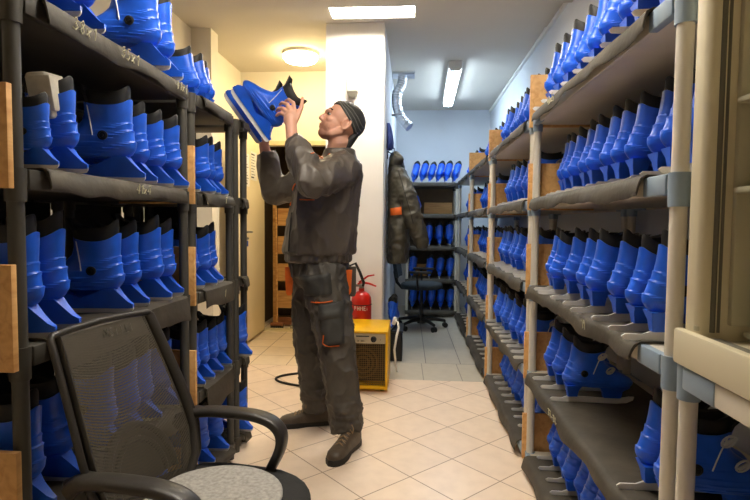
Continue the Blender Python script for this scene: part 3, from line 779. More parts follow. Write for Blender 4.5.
MB().lathe([(.004, 0), (.05, .004), (.045, .03), (.004, .034)], (-.02, -hd + .075, .19), 20, 'Y').build('fan_hub', M['heater_in'], t)
t = MB(); t.tube(smooth_path([(-.30, 3.96, .02), (-.45, 3.96, .012), (-.60, 3.92, .010), (-.80, 3.86, .009), (-.93, 3.79, .009), (-.98, 3.71, .009), (-.95, 3.64, .009), (-.86, 3.58, .009), (-.72, 3.53, .009), (-.55, 3.50, .009), (-.48, 3.47, .009)]), .0085, 8)
tag(t.build('power_cable', M['rubber']), 'black cable looped on the cream floor tiles behind the man', 'cable')
t = MB(); t.tube([(-.118, 3.97, .395), (-.10, 3.95, .40), (-.09, 3.93, .36), (-.105, 3.90, .30), (-.12, 3.88, .20), (-.11, 3.9, .08), (-.1, 3.96, .01)], .009, 8); t.box((-.125, 3.975, .40), (.03, .03, .06), (0, .3, 0), bev=.006)
tag(t.build('white_cable', M['white_plastic']), 'short white cable with a plug beside the yellow heater', 'cable')

# ------------------------------------------------------------------ foil duct at the aisle ceiling
t = thing('foil_duct', 'silver foil ventilation duct bending down from the back aisle ceiling', 'duct', (-.12, 5.5, 2.7))
MB().box((.0, 0, -.012), (.26, .20, .022), bev=.003).build('ceiling_plate', M['foil'], t)
m = MB(); pts = [Vector(p) for p in ((.0, 0, -.02), (.005, 0, -.06), (-.01, 0, -.12), (-.045, 0, -.18), (-.055, 0, -.25), (-.05, 0, -.33), (-.03, 0, -.40), (.0, -.01, -.46), (.05, -.02, -.52), (.085, -.03, -.55))]
fine = []
for i in range(len(pts) - 1):
    for q in range(8): fine.append(pts[i].lerp(pts[i + 1], q / 8))
fine.append(pts[-1])
m.tube(fine, [.050 + .0035 * math.sin(i * 2.1) for i in range(len(fine))], 18); m.build('flexible_pipe', M['foil'], t, 60)
m = MB(); m.tube([(-.052 + .054 * math.cos(a), .054 * math.sin(a), -.215) for a in np.linspace(0, 2 * PI, 25)], .006, 6); m.build('clamp', M['foil'], t)
m = MB(); m.box((-.085, 0, -.42), (.05, .03, .02)); m.tube([(-.03 + .056 * math.cos(a), .056 * math.sin(a), -.42) for a in np.linspace(0, 2 * PI, 25)], .006, 6); m.build('wall_clamp', M['metal'], t)

# ------------------------------------------------------------------ contents of the dim cupboard behind the doorway
t = thing('storage_shelf', 'wooden drawer shelf inside the dim cupboard past the open door', 'shelf', (-1.30, 5.62, 0))
m = MB()
for x in (-.20, .15): m.box((x, 0, .95), (.035, .035, 1.9))
m.build('upright', M['pine'], t, 0)
for z in (.22, .52, .82, 1.13):
    m = MB(); m.box((-.025, .02, z + .08), (.29, .025, .19), bev=.002); m.box((-.025, .18, z - .01), (.31, .32, .016)); m.build('drawer', M['pine'], t, 0)
m = MB(); m.box((-.025, .02, .06), (.30, .03, .08)); m.build('plinth', M['brown_wood'], t, 0)
t = thing('broom', 'broom with a pale pole leaning in the cupboard doorway', 'broom', (-1.445, 5.50, 0))
MB().tube([(0, 0, .07), (-.02, .04, 1.30)], .012, 10).build('pole', M['pine'], t)
m = MB(); m.box((0, 0, .05), (.14, .05, .03), bev=.006); m.build('head', M['brown_wood'], t)
m = MB()
for i in range(7): m.box((-.06 + .02 * i, 0, .02), (.015, .045, .04), bev=.002)
m.build('bristles', M['rubber'], t)
t = thing('mop', 'mop with a white pole standing in the cupboard doorway behind the man', 'mop', (-1.20, 5.50, 0))
MB().tube([(0, 0, .04), (.005, .02, 1.05)], .015, 10).build('pole', M['white_plastic'], t)
MB().box((0, 0, .025), (.20, .08, .03), bev=.008).build('head', M['grey_plastic'], t)

# ------------------------------------------------------------------ office chairs
def star_base(t, r=.30, zc=.09, m_=None):
    hub = MB(); hub.lathe([(.045, zc - .03), (.05, zc), (.04, zc + .05), (.03, zc + .06)], seg=20); hub.build('base_hub', m_, t)
    for i in range(5):
        a = 2 * PI * i / 5 + .3; d = Vector((math.cos(a), math.sin(a), 0)); s = Vector((-d.y, d.x, 0))
        l = MB(); l.tube([d * .03 + Vector((0, 0, zc + .02)), d * r * .55 + Vector((0, 0, zc + .012)), d * r + Vector((0, 0, zc - .01))], [.026, .022, .016], 8); l.build('base_leg', m_, t)
        c_ = d * r; w_ = MB()
        for sg in (-1, 1):
            q = [c_ + s * sg * .008, c_ + s * sg * .024]
            w_.tube([q[0] + Vector((0, 0, .028)), q[1] + Vector((0, 0, .028))], .028, 16)
        w_.tube([c_ + Vector((0, 0, .03)), c_ + Vector((0, 0, zc - .005))], .008, 8); w_.build('caster', M['rubber'], t)
def rounded(w_, d_, r_, n=6, back=1.0):
    pts = []
    for cx, cy, a0 in ((w_ / 2 - r_, d_ / 2 - r_, 0), (-w_ / 2 + r_, d_ / 2 - r_, 90), (-w_ / 2 + r_, -d_ / 2 + r_, 180), (w_ / 2 - r_, -d_ / 2 + r_, 270)):
        for i in range(n + 1):
            a = R(a0 + 90 * i / n); pts.append((cx + r_ * math.cos(a), cy + r_ * math.sin(a)))
    return pts
def cushion(mb, w_, d_, r_, z0, z1, crown=.012):
    rr = []
    for s_, z in ((.90, z0), (.98, z0 + .012), (1.0, (z0 + z1) / 2), (.985, z1 - .012), (.93, z1 - .002), (.7, z1 + crown * .6), (.3, z1 + crown)):
        rr.append([(x * s_, y * s_, z) for x, y in rounded(w_, d_, r_)])
    mb.loft(rr)
# near chair: faces +x of its own frame
C0 = Vector((-.486, 1.215, 0)); CROT = R(-9)
t = thing('office_chair', 'black office chair with a mesh back and loop armrests in the foreground', 'office chair', C0, CROT)
star_base(t, .29, .085, M['chair_black'])
MB().lathe([(.028, .12), (.028, .26), (.020, .26), (.020, .40)], seg=18).build('gas_lift', M['black_plastic'], t)
MB().box((-.02, 0, .385), (.24, .18, .04), bev=.012).build('tilt_mechanism', M['black_plastic'], t)
m = MB(); cushion(m, .46, .46, .17, .405, .458); m.build('seat', M['chair_cloth'], t, 60)
# backrest frame and mesh: outline in (y, height) on a leaning, gently curved surface
def bk(y, z):        # z above floor
    q = (z - .46) / .46
    return Vector((-.160 - .155 * q + .008 * math.sin(PI * q) + .030 * (y / .2) ** 2 * (1 - .4 * q), y, z))
zz = [.45, .50, .57, .64, .71, .78, .84, .885]; hwid = [.14, .185, .204, .202, .195, .187, .179, .174]
grid = [[bk(hw_ * (2 * j / 12 - 1), z) for j in range(13)] for z, hw_ in zip(zz, hwid)]
m = MB(); vs = [p for r_ in grid for p in r_]; m.add(vs, [(i * 13 + j, i * 13 + j + 1, (i + 1) * 13 + j + 1, (i + 1) * 13 + j) for i in range(len(zz) - 1) for j in range(12)])
m.build('back_mesh', M['chair_mesh'], t, 80)
per = [bk(h_, z) for z, h_ in zip(zz, hwid)] + [bk(.165, .892), bk(.10, .895), bk(0, .897), bk(-.10, .895), bk(-.165, .892)] + [bk(-h_, z) for z, h_ in reversed(list(zip(zz, hwid)))] + [bk(-.07, .435), bk(.07, .435)]
per.append(per[0])
m = MB(); m.tube(per, [.0085] * len(per), 8); m.build('back_frame', M['chair_black'], t, 60)
for s in (-1, 1):
    m = MB(); m.tube([bk(s * h_ * .90, z) + Vector((.003, 0, 0)) for z, h_ in zip(zz, hwid)], .016, 8, flat=.5); m.build('side_band', M['chair_black'], t, 60)
m = MB()
for rr_, th in ((.115, .010), (.085, .008)):
    m.tube([bk(-.01 + rr_ * 1.05 * math.cos(a), .50 + rr_ * 1.15 * math.sin(a)) + Vector((-.014, 0, 0)) for a in np.linspace(-.1, PI + .1, 21)], th, 8)
pl = [bk(-.01 + .115 * 1.05 * math.cos(a), .50 + .115 * 1.15 * math.sin(a)) + Vector((-.018, 0, 0)) for a in np.linspace(-.1, PI + .1, 21)]
pl2 = [p + Vector((-.012, 0, 0)) for p in pl]
m.loft([pl, pl2]); m.build('lumbar_support', M['chair_black'], t, 60)
m = MB(); m.tube([Vector((-.10, 0, .385)), Vector((-.21, 0, .385)), Vector((-.245, 0, .43)), bk(0, .56) + Vector((-.028, 0, 0))], [.03, .03, .028, .02], 10); m.build('back_bracket', M['chair_black'], t, 60)
m = MB(); strokes(m, 'MSIILI', bk(-.01, .855) + Vector((.005, 0, 0)), (bk(.08, .855) - bk(-.01, .855)).normalized(), Vector((-.33, 0, 1)), .021, .0011); 
m.build('embroidery', M['grey_plastic'], t, 60)
for s in (-1, 1):
    y = s * .213
    pts = [(-.215, s * .195, .565), (-.18, s * .208, .592), (-.12, y, .603), (-.04, y, .605), (.02, y, .602), (.068, y, .588), (.094, y, .560), (.094, y, .52), (.072, y, .47), (.045, y, .425), (.01, s * .18, .398), (-.05, s * .11, .392)]
    # smooth the loop
    P = [Vector(p) for p in pts]; sm = []
    for i in range(len(P) - 1):
        p0, p1, p2, p3 = P[max(i - 1, 0)], P[i], P[i + 1], P[min(i + 2, len(P) - 1)]
        for q in range(5):
            u = q / 5; sm.append(.5 * ((2 * p1) + (p2 - p0) * u + (2 * p0 - 5 * p1 + 4 * p2 - p3) * u * u + (3 * p1 - p0 - 3 * p2 + p3) * u ** 3))
    sm.append(P[-1])
    m = MB(); n_ = len(sm); rings = []
    for i, p in enumerate(sm):
        tn = (sm[min(i + 1, n_ - 1)] - sm[max(i - 1, 0)]).normalized(); side = Vector((0, 1, 0)); nn = tn.cross(side).normalized()
        q = i / (n_ - 1); wd_ = .027 if q < .55 else .027 - .010 * (q - .55) / .45; th_ = .013 if q > .12 else .018
        rings.append([p + side * (wd_ * math.copysign(abs(math.cos(a)) ** .6, math.cos(a))) + nn * (th_ * math.copysign(abs(math.sin(a)) ** .7, math.sin(a))) for a in [2 * PI * k / 16 for k in range(16)]])
    m.loft(rings); m.build('armrest', M['chair_black'], t, 50)
    m = MB(); m.box((-.195, s * .199, .555), (.05, .02, .09), (0, -.45, 0), bev=.008); m.build('arm_bracket', M['chair_black'], t, 50)
# round felt pad lying on the seat
o = MB(); rr = []
for s_, z in ((.97, 0), (1, .003), (1, .008), (.97, .011), (.6, .013)):
    rr.append([(.165 * s_ * math.cos(a), .165 * s_ * math.sin(a), z) for a in np.linspace(0, 2 * PI, 41)[:-1]])
o.loft(rr); o = o.build('seat_pad', M['felt'], smooth=60, loc=(C0.x + .012, C0.y - .005, .4705), rot=(0, 0, CROT)); tag(o, 'round light grey felt pad on the foreground office chair seat', 'seat pad')

# far chair in the back aisle
t = thing('office_chair', 'dark office chair with an oval seat at the end of the back aisle', 'office chair', (.115, 5.72, 0), R(-6))
star_base(t, .27, .085, M['black_plastic'])
MB().lathe([(.025, .12), (.025, .27), (.018, .27), (.018, .43)], seg=16).build('gas_lift', M['black_plastic'], t)
m = MB(); cushion(m, .46, .44, .2, .44, .50); m.build('seat', M['far_cloth'], t, 60)
m = MB()
rr = []
for q, wq, in ((0, .15), (.05, .18), (.4, .19), (.8, .18), (.97, .15), (1, .12)):
    z = .56 + .34 * q; x = -.24 - .05 * q; rr.append([(x + dx, wq * y, z) for y, dx in ((-1, .005), (-.5, -.01), (.5, -.01), (1, .005), (1, -.03), (.5, -.05), (-.5, -.05), (-1, -.03))])
m.loft(rr); m.build('backrest', M['far_cloth'], t, 50)
MB().tube([(-.05, 0, .43), (-.22, 0, .44), (-.275, 0, .50), (-.30, 0, .62)], .018, 8).build('back_bracket', M['black_plastic'], t)
for s in (-1, 1):
    m = MB(); m.tube([(-.02, s * .15, .435), (-.02, s * .245, .45), (-.03, s * .25, .62)], .013, 8); m.box((.0, s * .25, .635), (.24, .05, .025), bev=.01); m.build('armrest', M['black_plastic'], t)

# ------------------------------------------------------------------ remeshed soft forms
def remeshed(mb, name, m, voxel, parent=None, smooth=6, sfac=.5, disp=None, adapt=0.0):
    tmp = mb.build(name + '_tmp', m, smooth=0)
    md = tmp.modifiers.new('r', 'REMESH'); md.mode = 'VOXEL'; md.voxel_size = voxel; md.adaptivity = adapt; md.use_smooth_shade = True
    if smooth:
        sm = tmp.modifiers.new('s', 'SMOOTH'); sm.iterations = smooth; sm.factor = sfac
    bpy.context.view_layer.update()
    dg = bpy.context.evaluated_depsgraph_get()
    me = bpy.data.meshes.new_from_object(tmp.evaluated_get(dg)); me.name = name
    old = tmp.data; bpy.data.objects.remove(tmp); bpy.data.meshes.remove(old)
    if disp:
        n = len(me.vertices); co = np.empty(n * 3); me.vertices.foreach_get('co', co); co = co.reshape(-1, 3)
        nr = np.empty(n * 3); me.vertices.foreach_get('normal', nr); nr = nr.reshape(-1, 3)
        for i in range(n):
            d = disp(Vector(co[i])); co[i] += nr[i] * d
        me.vertices.foreach_set('co', co.ravel())
    me.materials.clear(); me.materials.append(m)
    me.polygons.foreach_set('use_smooth', [True] * len(me.polygons)); me.update()
    o = bpy.data.objects.new(name, me); COL.objects.link(o)
    if parent: o.parent = parent
    return o
def rid(v, s, seed=0.0):       # sharp-crested noise for cloth folds
    n = noise.noise(Vector((v.x * s[0] + seed, v.y * s[1] + seed * 1.7, v.z * s[2] - seed)))
    return 1 - 2 * abs(n)
def bvh_of(*objs):
    trees = []
    for o in objs:
        trees.append(BVHTree.FromPolygons([v.co.copy() for v in o.data.vertices], [tuple(p.vertices) for p in o.data.polygons]))
    return trees
def cast(trees, x, z, y0=1.2, dirv=Vector((0, 1, 0))):
    best = None
    for t_ in trees:
        hit = t_.ray_cast(Vector((x, y0, z)), dirv)
        if hit[0] is not None and (best is None or hit[3] < best[2]): best = (hit[0], hit[1], hit[3])
    return best
def patch(trees, corners, nu, nv, off, thick):
    # cloth patch lying on a surface: corners (x,z) TL,TR,BR,BL
    g = []
    last = None
    for j in range(nv + 1):
        r_ = []
        for i in range(nu + 1):
            u, v = i / nu, j / nv
            a = Vector(corners[0]).lerp(Vector(corners[1]), u); b = Vector(corners[3]).lerp(Vector(corners[2]), u); p = a.lerp(b, v)
            h = cast(trees, p.x, p.y)
            if h: last = h[0].y
            r_.append((p.x, (last if last is not None else 2.6), p.y))
        g.append(r_)
    m = MB(); W = nu + 1
    edge = lambda i, j: 0.0 if (i in (0, nu) or j in (0, nv)) else 1.0
    vs = [(p[0], p[1] - off - thick * edge(i, j), p[2]) for j, r_ in enumerate(g) for i, p in enumerate(r_)]
    vs += [(p[0], p[1] + .006, p[2]) for r_ in g for p in r_]
    N = W * (nv + 1); fs = []
    for j in range(nv):
        for i in range(nu):
            a = j * W + i; fs.append((a, a + 1, a + W + 1, a + W)); fs.append((N + a, N + a + W, N + a + W + 1, N + a + 1))
    for i in range(nu): fs.append((i, N + i, N + i + 1, i + 1)); a = nv * W + i; fs.append((a, a + 1, N + a + 1, N + a))
    for j in range(nv): a = j * W; fs.append((a, a + W, N + a + W, N + a)); a = j * W + nu; fs.append((a, N + a, N + a + W, a + W))
    return m.add(vs, fs)
def line_on(trees, pts, r, off=.002, sub=6):
    out = []; last = None
    for i in range(len(pts) - 1):
        for q in range(sub):
            p = Vector(pts[i]).lerp(Vector(pts[i + 1]), q / sub); h = cast(trees, p.x, p.y)
            if h: last = h[0].y
            if last is not None: out.append((p.x, last - off, p.y))
    return MB().tube(out, r, 6)

# ------------------------------------------------------------------ parka hanging on the aisle side of the column
hk = thing('coat_hook', 'dark wall hook holding the olive parka by the aisle', 'coat hook', (-.2245, 4.60, 1.76))
m = MB(); m.box((.004, 0, 0), (.008, .04, .09), bev=.002); m.tube([(.006, 0, .02), (.04, 0, .0), (.06, 0, .02), (.06, 0, .05)], .006, 8); m.build('hook', M['black_plastic'], hk)
pk = thing('parka', 'olive green padded parka hanging beside the white column', 'parka', (0, 0, 0))
m = MB(); rings = []
for z, cx, hx, hy in ((.81, -.125, .085, .20), (.90, -.12, .095, .215), (1.05, -.115, .095, .22), (1.25, -.12, .09, .21), (1.45, -.125, .085, .20), (1.58, -.135, .075, .17), (1.66, -.145, .065, .11), (1.72, -.15, .055, .075), (1.755, -.15, .035, .04)):
    rings.append([(cx + hx * math.copysign(abs(math.cos(a)) ** .8, math.cos(a)), 4.60 + hy * math.sin(a), z) for a in np.linspace(0, 2 * PI, 25)[:-1]])
m.loft(rings)
m.chain([(-.11, 4.47, 1.56), (-.05, 4.42, 1.40), (.01, 4.41, 1.20), (.085, 4.44, .99)], (.065, .08, .078, .062))
m.chain([(-.11, 4.75, 1.56), (-.06, 4.82, 1.35), (-.03, 4.84, 1.0)], (.065, .07, .06))
m.chain([(-.15, 4.52, 1.66), (-.13, 4.50, 1.70), (-.15, 4.6, 1.74)], (.045, .05, .04))
def pd(v): return .010 * rid(v, (9, 9, 13)) + .006 * rid(v, (20, 20, 26), 4) - .006
body = remeshed(m, 'parka_shell', M['olive'], .010, pk, 4, .5, pd)
trees = bvh_of(body)
patch(trees, [(-.20, 1.275), (-.09, 1.29), (-.085, 1.225), (-.195, 1.215)], 8, 4, .004, .006).build('orange_lining', M['orange'], pk, 60)
line_on(trees, [(-.12, 1.60), (-.03, 1.30), (.02, 1.12)], .004).build('zip_edge', M['rubber'], pk, 60)

# items kept low and high beside the parka
cr = thing('crate', 'low black crate on the floor behind the yellow heater by the parka', 'crate', (-.145, 4.47, 0))
m = MB()
m.box((0, 0, .012), (.15, .36, .02)); m.box((-.068, 0, .13), (.012, .36, .22), bev=.003); m.box((.068, 0, .13), (.012, .36, .22), bev=.003); m.box((0, -.174, .13), (.15, .012, .22), bev=.003); m.box((0, .174, .13), (.15, .012, .22), bev=.003)
m.build('tub', M['rubber'], cr); m = MB(); m.box((0, 0, .248), (.165, .375, .014), bev=.004); m.build('lid', M['black_plastic'], cr)
put(protoHs, (-.155, 4.42, .2565), (0, 0, R(82)), 'blue skate standing on the low black crate under the parka', None, 1.0)
m = MB(); rings = []
for z, hx, hy in ((1.775, .022, .05), (1.79, .03, .07), (1.84, .03, .075), (1.90, .026, .06), (1.96, .02, .03), (2.0, .012, .016)):
    rings.append([(-.222 + hx + hx * math.cos(a), 4.47 + hy * math.sin(a) * (1 + .1 * math.sin(a * 5)), z) for a in np.linspace(0, 2 * PI, 21)[:-1]])
o = m.loft(rings).build('cap', M['navy'], smooth=60); tag(o, 'small dark blue cap hung on the wall just above the olive parka', 'cap')

# ------------------------------------------------------------------ the man
man = thing('person', 'man in dark work clothes and headscarf looking up, lifting two blue skates', 'person', (0, 0, 0))
V = Vector
# head frame: turned left, tipped back, a little towards the camera
fwd = V((-.845, -.27, .46)).normalized(); side = V((-fwd.y, fwd.x, 0)).normalized() * -1     # side: the man's right
lft = -side; up = fwd.cross(lft).normalized()
if up.z < 0: up = -up
HQ = Matrix((fwd, lft, up)).transposed()      # columns: forward, left, up
HC = V((-.374, 2.715, 1.664))
def hp(f, l, u): return HC + fwd * f + lft * l + up * u
b = MB()
b.ell(hp(-.012, 0, .028), (.100, .076, .088), HQ, 28, 18)             # cranium
b.ell(hp(.028, 0, -.022), (.066, .062, .085), HQ, 24, 14)              # face
b.ell(hp(.052, 0, -.088), (.036, .036, .028), HQ, 16, 10)              # chin
b.chain([hp(-.012, .054, -.045), hp(.02, .047, -.078), hp(.058, .014, -.094)], (.022, .02, .018), 10)
b.chain([hp(-.012, -.054, -.045), hp(.02, -.047, -.078), hp(.058, -.014, -.094)], (.022, .02, .018), 10)
b.chain([hp(.082, .034, .024), hp(.092, .012, .020), hp(.092, -.012, .020), hp(.082, -.034, .024)], (.011, .012, .012, .011), 10)   # brow
b.chain([hp(.086, 0, .012), hp(.098, 0, -.008), hp(.107, 0, -.026)], (.009, .0105, .0115), 12)    # nose
for s in (1, -1):
    b.ell(hp(.098, s * .012, -.031), (.010, .008, .007), HQ, 10, 6)
    b.ell(hp(.062, s * .040, -.018), (.025, .020, .018), HQ, 12, 8)    # cheekbone
    # ear: rim ring and lobe
    ear = [hp(-.018 + .019 * math.cos(a) - .012 * math.sin(a) * .3, s * (.076 + .006 * max(0, -math.cos(a))), -.006 + .030 * math.sin(a)) for a in np.linspace(0, 2 * PI, 13)]
    b.tube(ear, .0055, 8); b.ell(hp(-.020, s * .070, -.006), (.017, .007, .026), HQ, 12, 8); b.ell(hp(-.008, s * .074, -.036), (.008, .006, .009), HQ, 10, 6)
b.chain([hp(.084, .020, -.056), hp(.093, 0, -.053), hp(.084, -.020, -.056)], (.006, .0075, .006), 8)   # upper lip
b.chain([hp(.080, .017, -.066), hp(.089, 0, -.067), hp(.080, -.017, -.066)], (.006, .008, .006), 8)    # lower lip
# neck, trunk and limbs under the clothes
b.tube([hp(.0, 0, -.045), hp(-.035, 0, -.085), V((-.395, 2.74, 1.52)), V((-.41, 2.745, 1.42))], [.058, .058, .060, .075], 18)
b.chain([V((-.42, 2.745, 1.40)), V((-.45, 2.745, 1.22)), V((-.48, 2.745, 1.04)), V((-.49, 2.745, .94))], (.12, .125, .12, .125), 18)
SL, EL, WL = V((-.345, 2.60, 1.415)), V((-.463, 2.385, 1.335)), V((-.588, 2.52, 1.565))
SR, ER, WR = V((-.47, 2.905, 1.41)), V((-.785, 2.94, 1.325)), V((-.830, 2.885, 1.575))
HL, KL, AL = V((-.455, 2.665, .90)), V((-.372, 2.60, .50)), V((-.312, 2.605, .09))
HR, KR, AR = V((-.545, 2.825, .90)), V((-.565, 2.85, .48)), V((-.520, 2.885, .09))
for S_, E_, W_ in ((SL, EL, WL), (SR, ER, WR)):
    b.chain([V((-.43, 2.745, 1.40)), S_], (.09, .06), 14)
    b.chain([S_, S_.lerp(E_, .5), E_], (.056, .05, .043), 14)
    b.chain([E_, E_.lerp(W_, .35), W_], (.043, .044, .029), 14)
for S_, E_, W_ in ((HL, KL, AL), (HR, KR, AR)):
    b.chain([S_, S_.lerp(E_, .5), E_], (.085, .075, .058), 14)
    b.chain([E_, E_.lerp(W_, .35), W_, W_ - V((0, 0, .03))], (.056, .056, .034, .034), 14)
def hand(wrist, palm, fingers, thumb):
    b.chain([wrist, palm], (.028, .030), 12)
    for f_ in fingers: b.chain([palm.lerp(f_[0], .35)] + f_, (.016, .0115, .0105, .0095, .0075)[:len(f_) + 1], 10)
    b.chain([palm.lerp(wrist, .45)] + thumb, (.019, .0145, .0115, .0085)[:len(thumb) + 1], 10)
LP = V((-.600, 2.547, 1.655))
b.ell(LP + V((0, 0, .004)), (.037, .018, .044), Matrix.Rotation(.25, 3, 'Y'), 14, 10)
hand(WL, LP, [
    [V((-.583, 2.558, 1.700)), V((-.594, 2.578, 1.742)), V((-.622, 2.598, 1.764)), V((-.642, 2.618, 1.762))],
    [V((-.602, 2.556, 1.700)), V((-.624, 2.574, 1.736)), V((-.654, 2.594, 1.748)), V((-.672, 2.617, 1.742))],
    [V((-.617, 2.557, 1.690)), V((-.646, 2.575, 1.716)), V((-.672, 2.596, 1.720)), V((-.688, 2.617, 1.712))],
    [V((-.627, 2.558, 1.675)), V((-.652, 2.574, 1.692)), V((-.673, 2.594, 1.693)), V((-.687, 2.611, 1.687))]],
    [V((-.568, 2.555, 1.672)), V((-.552, 2.577, 1.724)), V((-.553, 2.603, 1.772))])
RP = V((-.822, 2.855, 1.655))
b.ell(RP, (.036, .018, .042), Matrix.Rotation(-.2, 3, 'X'), 14, 10)
hand(WR, RP, [
    [V((-.800, 2.843, 1.697)), V((-.792, 2.835, 1.738)), V((-.786, 2.822, 1.764))],
    [V((-.816, 2.842, 1.700)), V((-.812, 2.834, 1.745)), V((-.806, 2.820, 1.775))],
    [V((-.832, 2.842, 1.697)), V((-.832, 2.833, 1.740)), V((-.828, 2.819, 1.768))],
    [V((-.846, 2.845, 1.688)), V((-.850, 2.836, 1.722)), V((-.846, 2.824, 1.745))]],
    [V((-.792, 2.845, 1.655)), V((-.768, 2.832, 1.682)), V((-.757, 2.818, 1.708))])
# skin with a darker stubble around chin and lip, fixed to the face
sk, nt, bs = new_mat('skin')
tcn = nt.nodes.new('ShaderNodeTexCoord'); dist = nt.nodes.new('ShaderNodeVectorMath'); dist.operation = 'DISTANCE'
dist.inputs[1].default_value = hp(.06, 0, -.085); nt.links.new(tcn.outputs['Object'], dist.inputs[0])
nz = nt.nodes.new('ShaderNodeTexNoise'); nz.inputs['Scale'].default_value = 70; nt.links.new(tcn.outputs['Object'], nz.inputs['Vector'])
ad = nt.nodes.new('ShaderNodeMath'); ad.operation = 'MULTIPLY_ADD'; ad.inputs[1].default_value = .02; nt.links.new(nz.outputs['Fac'], ad.inputs[0]); nt.links.new(dist.outputs['Value'], ad.inputs[2])
rp = nt.nodes.new('ShaderNodeValToRGB'); rp.color_ramp.elements[0].position = .055; rp.color_ramp.elements[1].position = .075
rp.color_ramp.elements[0].color = lin((158, 112, 92)); rp.color_ramp.elements[1].color = lin((218, 164, 138))
nt.links.new(ad.outputs[0], rp.inputs['Fac']); nt.links.new(rp.outputs['Color'], bs.inputs['Base Color'])
bs.inputs['Roughness'].default_value = .5; bs.inputs['Subsurface Weight'].default_value = .08; bs.inputs['Subsurface Radius'].default_value = (.01, .004, .002)
body = remeshed(b, 'body', sk, .0042, man, 3, .5)
for s in (1, -1):
    m = MB(); m.ell(hp(.0755, s * .033, .004), (.0105, .012, .008), HQ, 14, 10); e_ = m.build('eye', M['felt'], man, 60)
    m = MB(); m.ell(hp(.0825, s * .035, .005), (.006, .0085, .0072), HQ, 12, 8); m.build('iris', M['hair'], e_, 60)
    m = MB(); m.tube([hp(.091, s * .014, .030), hp(.088, s * .032, .034), hp(.074, s * .050, .030)], [.004, .0045, .003], 8); m.build('eyebrow', M['hair'], man, 60)
# headscarf: tight cap from the forehead over the ears to the nape, with a knotted tail
def scarf_pt(az, pol, g=0.0):
    # az 0 = forward; pol from the crown
    d = V((math.cos(az) * math.sin(pol), math.sin(az) * math.sin(pol), math.cos(pol)))
    bump = 1 + .010 * math.sin(az * 9 + pol * 7) + .008 * math.sin(az * 4 - pol * 13)
    return hp(-.014 + d.x * (.107 + g) * bump, d.y * (.083 + g) * bump, .028 + d.z * (.096 + g) * bump)
m = MB(); rings = []; NA = 40
def edge(az):
    c_ = math.cos(az); return R(62) if c_ > .75 else R(62 + (122 - 62) * min(1, (.75 - c_) / 1.45))
tops = [i / 9 for i in range(1, 10)]
for q in tops: rings.append([scarf_pt(2 * PI * k / NA, q * edge(2 * PI * k / NA)) for k in range(NA)])
for q in (1.0, .6, .2): rings.append([scarf_pt(2 * PI * k / NA, q * edge(2 * PI * k / NA), -.008) for k in range(NA)])
m.loft(rings); m.build('headscarf', M['scarf'], man, 70)
m = MB()
for off in (.0, .14, .28):
    m.tube([scarf_pt(s_, edge(s_) * (.93 - off * (1 - .3 * abs(math.cos(s_)))), .0012) for s_ in np.linspace(.25, 2.6, 26)], .0028, 6)
m.build('scarf_highlight_stripe', M['scarf_light'], man, 60)  # grey stripes imitate highlights along the side of the scarf
m = MB(); m.loft([[hp(cx_ + rx_ * math.cos(a), ry_ * math.sin(a), dz) for a in np.linspace(0, 2 * PI, 17)[:-1]] for cx_, rx_, ry_, dz in ((-.095, .014, .045, .02), (-.088, .022, .050, -.02), (-.080, .026, .048, -.055), (-.078, .024, .042, -.085), (-.082, .016, .034, -.115))])
m.build('scarf_tail', M['scarf'], man, 60)

# jacket
j = MB(); rings = []
cf = V((-.965, -.26, 0)); cs = V((-.26, .965, 0))       # chest direction and its side
for z, cx, hd_, hw_ in ((.945, -.497, .170, .185), (.955, -.497, .178, .195), (.985, -.496, .176, .195), (1.00, -.495, .188, .21), (1.10, -.482, .188, .215), (1.22, -.463, .178, .215), (1.33, -.448, .175, .225), (1.40, -.428, .158, .215), (1.45, -.404, .125, .16), (1.485, -.390, .094, .108), (1.51, -.388, .084, .092), (1.535, -.386, .080, .088)):
    c_ = V((cx, 2.745, z))
    rings.append([c_ + cf * (hd_ * math.copysign(abs(math.cos(a)) ** .85, math.cos(a))) + cs * (hw_ * math.copysign(abs(math.sin(a)) ** .85, math.sin(a))) for a in np.linspace(0, 2 * PI, 33)[:-1]])
j.loft(rings)
j.chain([V((-.42, 2.70, 1.40)), SL, SL.lerp(EL, .5), EL], (.095, .092, .082, .074), 16)
j.tube([EL, EL.lerp(WL, .4), EL.lerp(WL, .90)], [.072, .070, .052], 16); j.ell(EL, (.074,) * 3)
j.chain([V((-.44, 2.79, 1.39)), SR, SR.lerp(ER, .5), ER], (.09, .088, .08, .072), 16)
j.tube([ER, ER.lerp(WR, .4), ER.lerp(WR, .86)], [.070, .068, .052], 16); j.ell(ER, (.072,) * 3)
def jd(v):
    a = .012 * max(0, rid(v, (9, 9, 4), 1)) ** 2 + .006 * max(0, rid(v, (17, 17, 10), 3)) ** 2 - .005
    if v.z < .99: a = .003 * math.sin(v.x * 160 + v.y * 160)
    if v.z > 1.46 and abs(v.x + .39) < .12 and abs(v.y - 2.745) < .12: a *= .3
    return a
jk = remeshed(j, 'jacket', M['jacket'], .006, man, 3, .5, jd)
jt = bvh_of(jk)
